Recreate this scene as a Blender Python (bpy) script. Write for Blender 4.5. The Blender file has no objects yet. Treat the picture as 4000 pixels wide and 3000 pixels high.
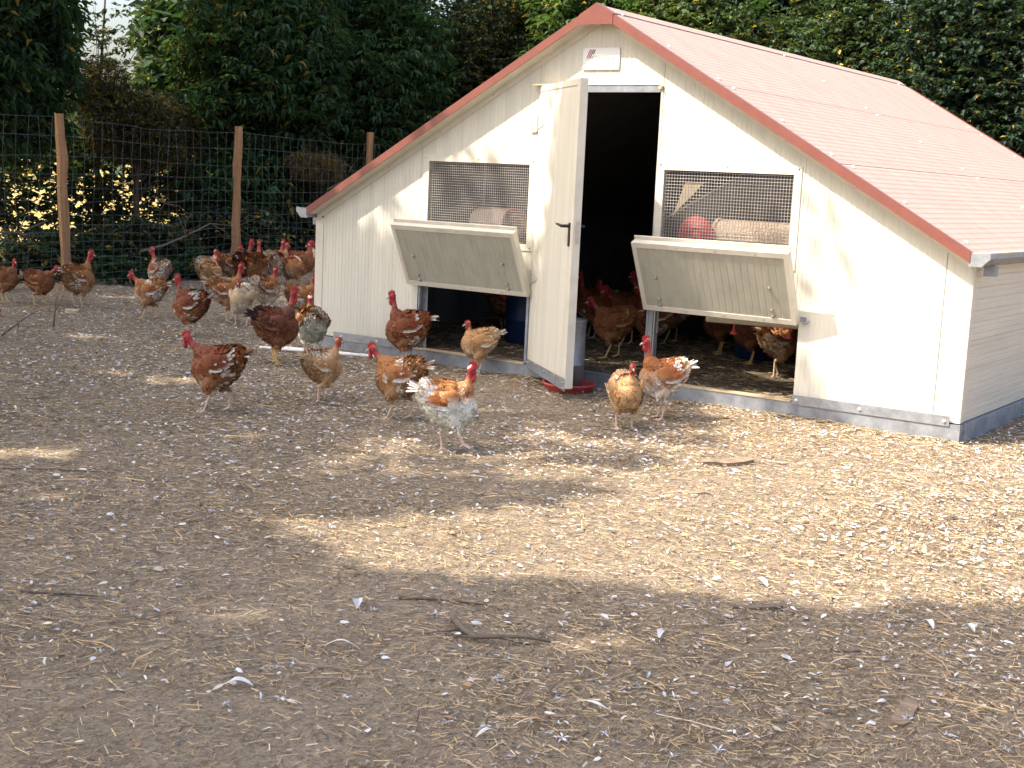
import bpy, bmesh, math, random
import numpy as np
from mathutils import Vector, Matrix

# ---------------------------------------------------------------- scene, camera, sky, sun, exposure
scene = bpy.context.scene
COL = scene.collection
random.seed(7)
RNG = np.random.default_rng(11)

CAM = np.array([7.174, -7.590, 1.354])
YAW, PITCH, ROLL = math.radians(-34.801), math.radians(-8.702), math.radians(2.653)
def cam_axes():
    cy, sy, cp, sp = math.cos(YAW), math.sin(YAW), math.cos(PITCH), math.sin(PITCH)
    f = Vector((sy*cp, cy*cp, sp)); r = Vector((cy, -sy, 0)); u = r.cross(f)
    cr, sr = math.cos(ROLL), math.sin(ROLL)
    return cr*r + sr*u, -sr*r + cr*u, f
_r, _u, _f = cam_axes()
cam_data = bpy.data.cameras.new('camera')
cam_data.sensor_width = 36.0
cam_data.lens = 5210.3/4000*36.0
cam_data.clip_start = 0.05; cam_data.clip_end = 2000
cam = bpy.data.objects.new('camera', cam_data); COL.objects.link(cam)
cam.matrix_world = Matrix(((_r.x, _u.x, -_f.x, CAM[0]), (_r.y, _u.y, -_f.y, CAM[1]), (_r.z, _u.z, -_f.z, CAM[2]), (0, 0, 0, 1)))
scene.camera = cam

SUN = Vector((-0.936, -1.0, 1.744)).normalized()          # direction towards the sun
world = bpy.data.worlds.new('World'); scene.world = world; world.use_nodes = True
wn = world.node_tree.nodes; wl = world.node_tree.links
for n in list(wn): wn.remove(n)
sky = wn.new('ShaderNodeTexSky'); sky.sky_type = 'NISHITA'; sky.sun_disc = False
sky.sun_elevation = math.asin(SUN.z); sky.sun_rotation = math.atan2(SUN.x, SUN.y)
sky.air_density = 1.0; sky.dust_density = 6.0; sky.ozone_density = 0.5
bg = wn.new('ShaderNodeBackground'); bg.inputs['Strength'].default_value = 0.15
wo = wn.new('ShaderNodeOutputWorld')
wl.new(sky.outputs[0], bg.inputs[0]); wl.new(bg.outputs[0], wo.inputs[0])

sun_data = bpy.data.lights.new('sun', 'SUN'); sun_data.energy = 3.45
sun_data.angle = math.radians(0.55); sun_data.color = (1.0, 0.89, 0.745)
sun = bpy.data.objects.new('sun', sun_data); COL.objects.link(sun)
sun.rotation_euler = SUN.to_track_quat('Z', 'Y').to_euler(); sun.location = (-10, -12, 20)

scene.view_settings.view_transform = 'Standard'
scene.view_settings.look = 'None'
scene.view_settings.gamma = 1.0
scene.view_settings.use_curve_mapping = False
scene.view_settings.exposure = 1.58
scene.cycles.max_bounces = 6
scene.cycles.transparent_max_bounces = 8

# ---------------------------------------------------------------- helpers
def hsh(ix, iy, iz):
    h = (ix*374761393 + iy*668265263 + iz*2147483647 + 1274126177) & 0xffffffff
    h = ((h ^ (h >> 13))*1274126177) & 0xffffffff
    return ((h ^ (h >> 16)) & 0xffff)/65535.0
def noise(x, y, z=0.0):
    x, y, z = np.broadcast_arrays(np.asarray(x, float), np.asarray(y, float), np.asarray(z, float))
    xi, yi, zi = np.floor(x).astype(np.int64), np.floor(y).astype(np.int64), np.floor(z).astype(np.int64)
    u, v, w = x-xi, y-yi, z-zi
    u, v, w = u*u*(3-2*u), v*v*(3-2*v), w*w*(3-2*w)
    o = 0
    for a in (0, 1):
        for b in (0, 1):
            for c in (0, 1):
                o = o + hsh(xi+a, yi+b, zi+c)*(u if a else 1-u)*(v if b else 1-v)*(w if c else 1-w)
    return o
def hgt(x, y):
    """height of the earth"""
    x = np.asarray(x, float); y = np.asarray(y, float)
    h = (noise(x*1.3, y*1.3)-0.5)*0.03 + (noise(x*5+9, y*5)-0.5)*0.012 + (noise(x*14+3, y*14)-0.5)*0.006
    h = h - 0.006
    inside = (x > -0.15) & (x < 5.15) & (y > -0.12) & (y < 5.7)
    return np.where(inside, np.minimum(h, -0.002), h)

def tag(o, label=None, cat=None, group=None, kind=None):
    if label: o['label'] = label
    if cat: o['category'] = cat
    if group: o['group'] = group
    if kind: o['kind'] = kind
    return o
def origin(o):
    v = Vector((0, 0, 0))
    while o is not None:
        v += o.location; o = o.parent
    return v
def link(o, parent=None, world=True):
    COL.objects.link(o)
    if parent is not None:
        o.parent = parent
        if world: o.location = -origin(parent)
    return o
def empty(name, loc=(0, 0, 0), rz=0.0):
    o = bpy.data.objects.new(name, None); o.empty_display_size = 0.1
    o.location = loc; o.rotation_euler = (0, 0, rz); COL.objects.link(o); return o
def mesh_data(name, V, F, mats, smooth=False, col=None, fmat=None):
    me = bpy.data.meshes.new(name)
    V = np.asarray(V, np.float32)
    if isinstance(F, np.ndarray):
        k = F.shape[1]; m = F.shape[0]
        me.vertices.add(len(V)); me.vertices.foreach_set('co', V.ravel())
        me.loops.add(m*k); me.loops.foreach_set('vertex_index', F.astype(np.int32).ravel())
        me.polygons.add(m); me.polygons.foreach_set('loop_start', np.arange(0, m*k, k, dtype=np.int32))
        me.update(calc_edges=True); me.validate()
    else:
        me.from_pydata([tuple(map(float, v)) for v in V], [], [tuple(int(i) for i in f) for f in F]); me.update()
    for m_ in (mats if isinstance(mats, (list, tuple)) else [mats]): me.materials.append(m_)
    n = len(me.polygons)
    if smooth: me.polygons.foreach_set('use_smooth', np.ones(n, dtype=bool))
    if fmat is not None: me.polygons.foreach_set('material_index', np.asarray(fmat, np.int32))
    if col is not None:
        a = me.color_attributes.new('Col', 'FLOAT_COLOR', 'POINT')
        c = np.ones((len(V), 4), np.float32); c[:, :3] = col; a.data.foreach_set('color', c.ravel())
    return me
def mk(name, V, F, mats, parent=None, smooth=False, col=None, fmat=None, world=True):
    return link(bpy.data.objects.new(name, mesh_data(name, V, F, mats, smooth, col, fmat)), parent, world)

class MB:
    """collects plain shapes into one mesh"""
    def __init__(self): self.V = []; self.F = []; self.M = []
    def add(self, V, F, mi=0):
        o = len(self.V); self.V += [tuple(map(float, v)) for v in V]
        self.F += [tuple(int(i)+o for i in f) for f in F]; self.M += [mi]*len(F)
        return self
    def box(self, a, b, mi=0, f=None):
        x0, y0, z0 = a; x1, y1, z1 = b
        V = [(x0,y0,z0),(x1,y0,z0),(x1,y1,z0),(x0,y1,z0),(x0,y0,z1),(x1,y0,z1),(x1,y1,z1),(x0,y1,z1)]
        if f: V = [f(*v) for v in V]
        return self.add(V, [(0,3,2,1),(4,5,6,7),(0,1,5,4),(1,2,6,5),(2,3,7,6),(3,0,4,7)], mi)
    def prism(self, poly, y0, y1, mi=0, f=None):
        """polygon in x,z (counter-clockwise seen from -y) extruded along y"""
        n = len(poly)
        V = [(p[0], y0, p[1]) for p in poly]+[(p[0], y1, p[1]) for p in poly]
        if f: V = [f(*v) for v in V]
        F = [tuple(range(n)), tuple(range(2*n-1, n-1, -1))]+[(i, i+n, (i+1) % n+n, (i+1) % n) for i in range(n)]
        return self.add(V, F, mi)
    def tube(self, P, R, n=6, mi=0, caps=True):
        P = [Vector(p) for p in P]; k = len(P)
        R = [R]*k if not hasattr(R, '__len__') else list(R)
        T = [(P[min(i+1, k-1)]-P[max(i-1, 0)]).normalized() for i in range(k)]
        ref = Vector((0, 0, 1)) if abs(T[0].z) < 0.9 else Vector((1, 0, 0))
        u = T[0].cross(ref).normalized(); V = []
        for i in range(k):
            u = (u - T[i]*u.dot(T[i])).normalized(); w = T[i].cross(u)
            for j in range(n):
                a = 2*math.pi*j/n; V.append(P[i]+(u*math.cos(a)+w*math.sin(a))*R[i])
        F = [(i*n+j, i*n+(j+1) % n, (i+1)*n+(j+1) % n, (i+1)*n+j) for i in range(k-1) for j in range(n)]
        if caps: F += [tuple(range(n-1, -1, -1)), tuple((k-1)*n+j for j in range(n))]
        return self.add(V, F, mi)
    def lathe(self, prof, c=(0, 0, 0), n=24, mi=0, f=None):
        """profile of (r, z) turned about z"""
        V = []; k = len(prof)
        for r, z in prof:
            for j in range(n):
                a = 2*math.pi*j/n; v = (c[0]+r*math.cos(a), c[1]+r*math.sin(a), c[2]+z); V.append(f(*v) if f else v)
        F = [(i*n+j, i*n+(j+1) % n, (i+1)*n+(j+1) % n, (i+1)*n+j) for i in range(k-1) for j in range(n)]
        if prof[0][0] > 1e-6: F.append(tuple(range(n-1, -1, -1)))
        if prof[-1][0] > 1e-6: F.append(tuple((k-1)*n+j for j in range(n)))
        return self.add(V, F, mi)
    def build(self, name, mats, parent=None, smooth=False, world=True):
        return mk(name, self.V, self.F, mats, parent, smooth, None, self.M, world)

# ---------------------------------------------------------------- materials
class NT:
    def __init__(self, name):
        self.m = bpy.data.materials.new(name); self.m.use_nodes = True
        self.t = self.m.node_tree; self.n = self.t.nodes; self.l = self.t.links
        self.p = self.n['Principled BSDF']; self.out = self.n['Material Output']
    def node(self, typ, **kw):
        n = self.n.new(typ)
        for k, v in kw.items():
            if k in n.inputs: n.inputs[k].default_value = v
            else: setattr(n, k, v)
        return n
    def link(self, a, b): self.l.new(a, b)
    def noise(self, scale, detail=4, rough=0.6, vec=None, dist=0.0):
        n = self.node('ShaderNodeTexNoise'); n.inputs['Scale'].default_value = scale
        n.inputs['Detail'].default_value = detail; n.inputs['Roughness'].default_value = rough
        n.inputs['Distortion'].default_value = dist
        if vec is not None: self.link(vec, n.inputs['Vector'])
        return n.outputs['Fac']
    def ramp(self, fac, stops):
        r = self.node('ShaderNodeValToRGB'); e = r.color_ramp.elements
        while len(e) < len(stops): e.new(0.5)
        for i, (p, c) in enumerate(stops):
            e[i].position = p; e[i].color = (*c, 1) if len(c) == 3 else c
        self.link(fac, r.inputs[0]); return r.outputs[0]
    def mix(self, fac, a, b, mode='MIX'):
        m = self.node('ShaderNodeMix', data_type='RGBA', blend_type=mode)
        for s, v in ((m.inputs[0], fac), (m.inputs[6], a), (m.inputs[7], b)):
            if hasattr(v, 'is_linked'): self.link(v, s)
            elif isinstance(v, (int, float)): s.default_value = v
            else: s.default_value = (*v, 1)
        return m.outputs[2]
    def coord(self, scale=None, which='Object'):
        c = self.node('ShaderNodeTexCoord').outputs[which]
        if scale is None: return c
        mp = self.node('ShaderNodeMapping'); mp.inputs['Scale'].default_value = scale
        self.link(c, mp.inputs[0]); return mp.outputs[0]
    def bump(self, h, strength=0.3, dist=0.01):
        b = self.node('ShaderNodeBump'); b.inputs['Strength'].default_value = strength; b.inputs['Distance'].default_value = dist
        self.link(h, b.inputs['Height']); self.link(b.outputs[0], self.p.inputs['Normal'])
    def base(self, c):
        if hasattr(c, 'is_linked'): self.link(c, self.p.inputs['Base Color'])
        else: self.p.inputs['Base Color'].default_value = (*c, 1)
    def set(self, rough=0.6, metal=0.0, spec=0.5, coat=0.0):
        self.p.inputs['Roughness'].default_value = rough; self.p.inputs['Metallic'].default_value = metal
        self.p.inputs['Specular IOR Level'].default_value = spec; self.p.inputs['Coat Weight'].default_value = coat

def mat_plain(name, c, rough=0.6, metal=0.0, var=0.12, scale=6.0, spec=0.4, bump=0.0, tint=None):
    t = NT(name); v = t.coord()
    n = t.noise(scale, 5, 0.65, v)
    d = tuple(x*(1-var*2) for x in c) if tint is None else tint
    t.base(t.ramp(n, [(0.3, d), (0.65, c)])); t.set(rough, metal, spec)
    if bump: t.bump(t.noise(scale*8, 4, 0.6, v), bump, 0.004)
    return t.m
def mat_panel(name, c, dirt, rough=0.5, streak=(14, 14, 0.9)):
    t = NT(name)
    n1 = t.noise(1.0, 4, 0.6, t.coord(streak)); n2 = t.noise(9, 6, 0.7, t.coord())
    a = t.ramp(n1, [(0.35, dirt), (0.6, c)])
    b = t.mix(t.ramp(n2, [(0.42, (0, 0, 0)), (0.75, (1, 1, 1))]), a, tuple(x*0.93 for x in c))
    sp = t.ramp(t.noise(55, 2, 0.5, t.coord()), [(0.70, (0, 0, 0)), (0.76, (1, 1, 1))])
    t.base(t.mix(sp, b, tuple(x*0.72 for x in c))); t.set(rough, 0, 0.4)
    t.bump(n2, 0.06, 0.004)
    return t.m
def mat_attr(name, rough=0.7, nscale=60, namt=0.35, trans=0.0, spec=0.3, tcol=1.0):
    t = NT(name); a = t.node('ShaderNodeAttribute', attribute_name='Col').outputs['Color']
    n = t.ramp(t.noise(nscale, 3, 0.6, t.coord()), [(0.3, (1-namt,)*3), (0.7, (1+namt*0.4,)*3)])
    c = t.mix(1.0, a, n, 'MULTIPLY'); t.base(c); t.set(rough, 0, spec)
    if trans:
        tr = t.node('ShaderNodeBsdfTranslucent'); g = t.mix(1.0, c, (1.5*tcol, 1.45*tcol, 0.5*tcol), 'MULTIPLY')
        t.link(g, tr.inputs[0]); ms = t.node('ShaderNodeMixShader'); ms.inputs[0].default_value = trans
        t.link(t.p.outputs[0], ms.inputs[1]); t.link(tr.outputs[0], ms.inputs[2]); t.link(ms.outputs[0], t.out.inputs[0])
    return t.m

M = {}
M['cream'] = mat_panel('cream_panel', (0.65, 0.625, 0.535), (0.55, 0.54, 0.465))
M['cream_trim'] = mat_plain('cream_trim', (0.67, 0.63, 0.53), 0.45, var=0.07, scale=9)
M['flap'] = mat_panel('flap_panel', (0.43, 0.415, 0.34), (0.35, 0.345, 0.285), 0.45)  # darker than the wall: shade on the down-facing flaps put into the colour
M['side'] = mat_panel('side_panel', (0.64, 0.58, 0.48), (0.55, 0.50, 0.42), 0.5, (14, 0.9, 14))
M['inner'] = mat_plain('inner_lining', (0.15, 0.15, 0.155), 0.7, var=0.2, scale=3)  # dark grey instead of cream, shade of the interior put into the colour
M['roof'] = mat_panel('roof_sheet', (0.40, 0.288, 0.24), (0.345, 0.245, 0.205), 0.6, (1.2, 9, 9))
M['fascia'] = mat_plain('red_brown_trim', (0.20, 0.066, 0.050), 0.45, var=0.14, scale=14, tint=(0.165, 0.058, 0.046))
M['galv'] = mat_plain('galvanised_steel', (0.36, 0.38, 0.41), 0.5, 0.55, var=0.16, scale=22, bump=0.05)
M['galv_dull'] = mat_plain('dull_galvanised_steel', (0.30, 0.32, 0.35), 0.62, 0.3, var=0.2, scale=12, bump=0.08)
M['steel'] = mat_plain('steel_bolt', (0.55, 0.55, 0.56), 0.3, 0.85, var=0.1, scale=40)
M['zinc'] = mat_plain('zinc_plated_steel', (0.58, 0.57, 0.53), 0.45, 0.2, var=0.1, scale=30)
M['white'] = mat_plain('white_paint', (0.78, 0.78, 0.77), 0.4, var=0.04, scale=10)
M['black'] = mat_plain('black_plastic', (0.015, 0.015, 0.017), 0.35, var=0.1)
M['red'] = mat_plain('red_plastic', (0.48, 0.05, 0.045), 0.5, var=0.22, scale=16, tint=(0.42, 0.09, 0.08))
M['red_dusty'] = mat_plain('dusty_red_plastic', (0.40, 0.10, 0.09), 0.7, var=0.2, scale=25, tint=(0.45, 0.3, 0.25))
M['beige'] = mat_plain('dusty_beige_plastic', (0.66, 0.50, 0.36), 0.75, var=0.12, scale=20)
M['blue'] = mat_plain('blue_plastic', (0.008, 0.024, 0.08), 0.45, var=0.15)
M['dark'] = mat_plain('dark_rubber', (0.02, 0.02, 0.02), 0.7)
M['board'] = mat_plain('raw_board', (0.55, 0.44, 0.28), 0.8, var=0.12, scale=15)
M['sign_red'] = mat_plain('sign_red_print', (0.33, 0.02, 0.04), 0.5, var=0.03)
M['sign_dark'] = mat_plain('sign_dark_print', (0.05, 0.05, 0.055), 0.5, var=0.03)
M['sign_grey'] = mat_plain('sign_grey_print', (0.42, 0.40, 0.40), 0.5, var=0.03)
def mat_wood(name, a, b, scale=(30, 30, 2)):
    t = NT(name); n = t.noise(1.0, 6, 0.7, t.coord(scale), 0.4)
    t.base(t.ramp(n, [(0.3, b), (0.6, a), (0.8, tuple(x*1.15 for x in a))])); t.set(0.85, 0, 0.2)
    t.bump(n, 0.6, 0.006); return t.m
M['post'] = mat_wood('split_chestnut_wood', (0.36, 0.205, 0.105), (0.20, 0.115, 0.06))
M['stick'] = mat_wood('weathered_wood', (0.17, 0.135, 0.105), (0.075, 0.06, 0.048), (20, 20, 20))
M['plank'] = mat_wood('old_plank', (0.27, 0.20, 0.14), (0.14, 0.10, 0.07), (8, 30, 30))
M['bark'] = mat_wood('bark', (0.075, 0.06, 0.045), (0.03, 0.025, 0.02), (12, 12, 3))
M['wire'] = mat_plain('fence_wire', (0.13, 0.145, 0.14), 0.5, 0.4, var=0.1, scale=3)
M['mesh'] = mat_plain('welded_mesh_wire', (0.38, 0.36, 0.34), 0.55, 0.25, var=0.1, scale=8)
M['leaf'] = mat_attr('chestnut_leaf', 0.62, 12, 0.3, 0.35, 0.22)
M['leaf2'] = mat_attr('small_leaf', 0.65, 12, 0.3, 0.3, 0.2)
M['litter'] = mat_attr('straw_litter', 0.85, 30, 0.3, 0.0, 0.2)
M['feather'] = mat_attr('plumage', 0.75, 90, 0.4, 0.0, 0.2)
M['skin'] = mat_attr('hen_body', 0.6, 120, 0.35, 0.0, 0.35)
M['comb'] = mat_plain('red_comb', (0.40, 0.028, 0.03), 0.5, var=0.15, scale=60)
M['beak'] = mat_plain('horn_beak', (0.45, 0.36, 0.24), 0.45, var=0.1, scale=60)
M['eye'] = mat_plain('hen_eye', (0.02, 0.012, 0.008), 0.15)
# ---------------------------------------------------------------- ground
def mat_ground():
    t = NT('dusty_earth'); v = t.coord()
    big = t.noise(0.55, 4, 0.6, v); mid = t.noise(5, 6, 0.7, v); fine = t.noise(60, 6, 0.75, v); grain = t.noise(260, 3, 0.7, v)
    soil = t.ramp(mid, [(0.3, (0.158, 0.127, 0.092)), (0.55, (0.240, 0.198, 0.146)), (0.75, (0.315, 0.265, 0.202))])
    dust = t.mix(t.ramp(big, [(0.42, (0, 0, 0)), (0.62, (1, 1, 1))]), soil, (0.276, 0.229, 0.175))
    f2 = t.mix(t.ramp(fine, [(0.35, (1, 1, 1)), (0.55, (0, 0, 0))]), dust, (0.115, 0.090, 0.066))
    # shreds of trodden straw
    s1 = t.noise(1, 3, 0.6, t.coord((140, 26, 1)), 1.2); s2 = t.noise(1, 3, 0.6, t.coord((24, 150, 1)), 1.2)
    f3 = t.mix(t.ramp(s1, [(0.58, (0, 0, 0)), (0.64, (1, 1, 1))]), f2, (0.40, 0.29, 0.165))
    f4 = t.mix(t.ramp(s2, [(0.58, (0, 0, 0)), (0.64, (1, 1, 1))]), f3, (0.35, 0.26, 0.16))
    t.base(f4); t.set(0.95, 0, 0.15)
    h = t.mix(0.5, t.mix(0.4, fine, grain), s1)
    t.bump(t.mix(0.35, h, mid), 1.0, 0.022)
    return t.m
M['ground'] = mat_ground()
def graded(a, b, step, far):
    core = list(np.arange(a, b+1e-6, step)); lo = []; hi = []; s = step; x = a
    while x > -far: s *= 1.35; x -= s; lo.append(x)
    s = step; x = b
    while x < far: s *= 1.35; x += s; hi.append(x)
    return np.array(lo[::-1]+core+hi)
gx, gy = graded(-6.0, 7.6, 0.07, 500), graded(-6.6, 5.5, 0.07, 500)
GX, GY = np.meshgrid(gx, gy, indexing='ij')
GZ = hgt(GX, GY); GZ = np.where((np.abs(GX) > 30) | (np.abs(GY) > 30), -0.01, GZ)
nx, ny = len(gx), len(gy); idx = np.arange(nx*ny).reshape(nx, ny)
GF = np.stack([idx[:-1, :-1], idx[1:, :-1], idx[1:, 1:], idx[:-1, 1:]], -1).reshape(-1, 4)
tag(mk('ground', np.stack([GX, GY, GZ], -1).reshape(-1, 3), GF, M['ground'], smooth=True), kind='structure')
t = NT('dry_field'); n = t.noise(1.2, 6, 0.7, t.coord())
t.base(t.ramp(n, [(0.3, (0.26, 0.19, 0.06)), (0.55, (0.36, 0.26, 0.09)), (0.75, (0.20, 0.21, 0.06))])); t.set(0.9, 0, 0.1); M['field'] = t.m
fv = []; fx = np.linspace(-400, -10.5, 24); fy = np.linspace(-60, 400, 24)
FX, FY = np.meshgrid(fx, fy, indexing='ij'); idx = np.arange(24*24).reshape(24, 24)
FF = np.stack([idx[:-1, :-1], idx[1:, :-1], idx[1:, 1:], idx[:-1, 1:]], -1).reshape(-1, 4)
tag(mk('dry_field', np.stack([FX, FY, np.full_like(FX, 0.03)+0.05*noise(FX*.2, FY*.2)], -1).reshape(-1, 3), FF, M['field'], smooth=True), kind='structure')

# ---------------------------------------------------------------- loose litter on the ground
def strips(P, A, L, Wd, tilt, bend, z):
    """flat bent strips lying about: centre P, heading A, length L, width Wd"""
    n = len(P); d = np.stack([np.cos(A), np.sin(A), np.zeros(n)], -1); s = np.stack([-np.sin(A), np.cos(A), np.zeros(n)], -1)
    V = np.zeros((n, 6, 3)); up = np.array([0, 0, 1.0])
    for k, tt in enumerate((-0.5, 0.0, 0.5)):
        c = P + d*(tt*L)[:, None] + s*(bend*L*(0.25-tt*tt))[:, None]
        c[:, 2] = P[:, 2] + z + tilt*tt*L + np.abs(bend)*L*0.05
        for q, sg in enumerate((-0.5, 0.5)):
            V[:, 2*k+q] = c + s*(sg*Wd)[:, None] + up*(sg*Wd*0.7*np.sign(bend+1e-9))[:, None]
    f = np.array([[0, 2, 3, 1], [2, 4, 5, 3]])
    F = (f[None]+(np.arange(n)*6)[:, None, None]).reshape(-1, 4)
    return V.reshape(-1, 3), F
def slips(P, A, L, Wd, tilt, bend, z):
    """the same without the bend: one plain slip each"""
    n = len(P); d = np.stack([np.cos(A), np.sin(A), tilt], -1)*(L*.5)[:, None]; s = np.stack([-np.sin(A), np.cos(A), .7*np.sign(bend+1e-9)], -1)*(Wd*.5)[:, None]; c = P+np.array([0, 0, 1.0])*z[:, None]
    return np.stack([c-d-s*.7, c+d-s, c+d+s*.6, c-d+s], 1).reshape(-1, 3), np.arange(n*4).reshape(-1, 4)
def inside_shed(x, y): return (x > -0.02) & (x < 5.02) & (y > -0.03) & (y < 5.6)
def yard_points(n, rng, near=1.0):
    """points of the yard, denser towards the place where one stands and along the house front"""
    x = rng.uniform(-6.0, 7.4, n*3); y = rng.uniform(-6.3, 5.0, n*3)
    dd = np.hypot(x-CAM[0], y-CAM[1])
    w = np.clip(1.15-dd/16, 0.25, 1)*np.where(dd < 2.2, 0.1, 1)
    w = w*(0.45+0.9*noise(x*1.1+5, y*1.1))
    side = (x-CAM[0])*_r.x+(y-CAM[1])*_r.y; fw = (x-CAM[0])*_f.x+(y-CAM[1])*_f.y
    near_l = np.clip((4.6-fw)/1.2, 0, 1)*np.clip((.9-side)/1.2, 0, 1); w = w*(1-near_l*np.clip((noise(x*2.2+17, y*2.2)-.40)*4, 0, .62))
    k = (rng.random(n*3) < w) & ~inside_shed(x, y) & (np.abs(side) < fw*0.42+0.7) & (fw > 0)
    return x[k][:n], y[k][:n]
STRAW = np.array([(0.52, 0.37, 0.19), (0.42, 0.30, 0.165), (0.58, 0.44, 0.25), (0.34, 0.26, 0.165), (0.28, 0.22, 0.155), (0.46, 0.38, 0.27), (0.15, 0.11, 0.075), (0.09, 0.066, 0.048)])
PALE = np.array([(0.48, 0.40, 0.29), (0.44, 0.35, 0.24), (0.54, 0.45, 0.33), (0.36, 0.29, 0.20), (0.48, 0.35, 0.20), (0.30, 0.235, 0.165), (0.20, 0.15, 0.10), (0.11, 0.08, 0.055)])
STRAW[:, 2] *= 1.04; STRAW[:, 1] *= 1.0; PALE[:, 2] *= 1.06
def straw(name, n, lo, hi, w0, w1, seed, zoff=0.003, pal=STRAW):
    rng = np.random.default_rng(seed); x, y = yard_points(n, rng); n = len(x)
    P = np.stack([x, y, hgt(x, y)], -1); L = rng.uniform(lo, hi, n)*rng.uniform(0.5, 1.2, n)
    A = rng.uniform(0, 2*math.pi, n)
    V, F = (strips if name == 'twig_litter' else slips)(P, A, L, rng.uniform(w0, w1, n), rng.normal(0, 0.10, n), rng.normal(0, 0.35, n), zoff+np.abs(rng.normal(0, 0.005, n)))
    c = pal[rng.choice(len(pal), n, p=[.18, .17, .13, .17, .13, .08, .09, .05])]*rng.uniform(0.75, 1.15, (n, 1))
    o = mk(name, V, F, M['litter'], col=np.repeat(c, len(V)//n, 0)); tag(o, kind='stuff'); return o
tag(straw('straw_litter', 235000, 0.016, 0.060, 0.0009, 0.0028, 21), 'short pale straw scattered all over the earth of the yard', 'straw')
tag(straw('wood_shavings', 60000, 0.008, 0.026, 0.002, 0.0055, 22, .004, PALE), 'beige wood shavings trodden into the earth of the yard', 'shavings')
tag(straw('twig_litter', 900, 0.08, 0.20, 0.002, 0.0042, 23, 0.006), 'thin dry stalks lying across the yard', 'stalks')

def leafcards(P, D, N, L, Wd, droop=0.25, fold=0.18):
    """pointed leaves: base P, axis D, upper side N; folded along the midrib, drooping at the tip"""
    n = len(P); S = np.cross(N, D); S /= np.linalg.norm(S, axis=1, keepdims=True)+1e-9
    L = L[:, None]; Wd = Wd[:, None]
    m = P + D*L*0.46 + N*L*droop*.12; tip = P + D*L - N*L*droop
    V = np.stack([P, m + S*Wd*0.5 + N*Wd*fold, tip, m - S*Wd*0.5 + N*Wd*fold], 1)
    f = np.array([[0, 2, 1], [0, 3, 2]])
    F = (f[None]+(np.arange(n)*4)[:, None, None]).reshape(-1, 3)
    return V.reshape(-1, 3), F
def unit(v): return v/(np.linalg.norm(v, axis=1, keepdims=True)+1e-9)
def feather_litter(n, seed):
    rng = np.random.default_rng(seed); x, y = yard_points(n, rng); n = len(x)
    # most of the moult lies where the birds gather, in front of the house
    keep = rng.random(n) < np.clip(1.25-0.30*np.maximum(0, -y-1.0), 0.16, 1)*(0.35+1.1*noise(x*0.9+31, y*0.9+7))
    x, y = x[keep], y[keep]; n = len(x); P = np.stack([x, y, hgt(x, y)+0.008+np.abs(rng.normal(0, 0.004, n))], -1)
    A = rng.uniform(0, 2*math.pi, n); D = np.stack([np.cos(A), np.sin(A), rng.normal(0.08, 0.18, n)], -1)
    N = unit(np.stack([rng.normal(0, 0.4, n), rng.normal(0, 0.4, n), np.ones(n)], -1))
    L = rng.uniform(0.008, 0.026, n)*rng.choice([1, 1, 1, 1.5], n)
    D = unit(D); Sd = unit(np.cross(N, D)); Wd = L*rng.uniform(0.30, 0.55, n); V = np.zeros((n, 8, 3)); cv = rng.normal(0, .25, n)
    for j, (t_, w_) in enumerate(((0, .12), (.35, .85), (.72, 1.0), (1.0, .42))):
        cc = P + D*(L*t_)[:, None] + N*(L*.30*t_*(1-t_)*1.6)[:, None] + Sd*(cv*L*t_*(1-t_))[:, None]
        ww = (Wd*w_*rng.uniform(.75, 1.2, n)*.5)[:, None]; V[:, 2*j] = cc+Sd*ww-N*ww*.35; V[:, 2*j+1] = cc-Sd*ww-N*ww*.35
    V = V.reshape(-1, 3); F = (np.array([[0, 2, 3, 1], [2, 4, 5, 3], [4, 6, 7, 5]])[None]+(np.arange(n)*8)[:, None, None]).reshape(-1, 4)
    c = np.array([(0.66, 0.66, 0.67), (0.56, 0.56, 0.58), (0.60, 0.54, 0.45), (0.40, 0.25, 0.14)])[rng.choice(4, n, p=[.45, .27, .2, .08])]*rng.uniform(0.8, 1.05, (n, 1))
    return mk('feather_litter', V, F, M['litter'], col=np.repeat(c, 8, 0))
tag(feather_litter(42000, 31), 'small white feathers strewn over the yard', 'feathers', kind='stuff')

def down_tufts(n, seed):
    rng = np.random.default_rng(seed); x, y = yard_points(n, rng); n = len(x); k = 9
    keep = rng.random(n) < .35+.9*(noise(x*1.4+3, y*1.4) > .5); x, y = x[keep], y[keep]; n = len(x)
    P = np.repeat(np.stack([x, y, hgt(x, y)+.006], -1), k, 0); m = n*k; A = rng.uniform(0, 6.3, m)
    D = unit(np.stack([np.cos(A), np.sin(A), np.abs(rng.normal(.25, .3, m))], -1)); N = unit(rng.normal(0, .5, (m, 3))+np.array([0, 0, 1.0])); L = np.repeat(rng.uniform(.008, .024, n), k)*rng.uniform(.5, 1.2, m)
    V, F = leafcards(P, D, N, L, L*.22, .2, .1); c = np.repeat(np.array([(.62, .63, .66), (.52, .53, .57), (.58, .50, .40)])[rng.choice(3, n, p=[.5, .3, .2])], k*4, 0)
    return mk('down_tufts', V, F, M['litter'], col=c)
tag(down_tufts(5000, 33), 'fluffy tufts of white down scattered over the yard', 'down', kind='stuff')

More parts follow.
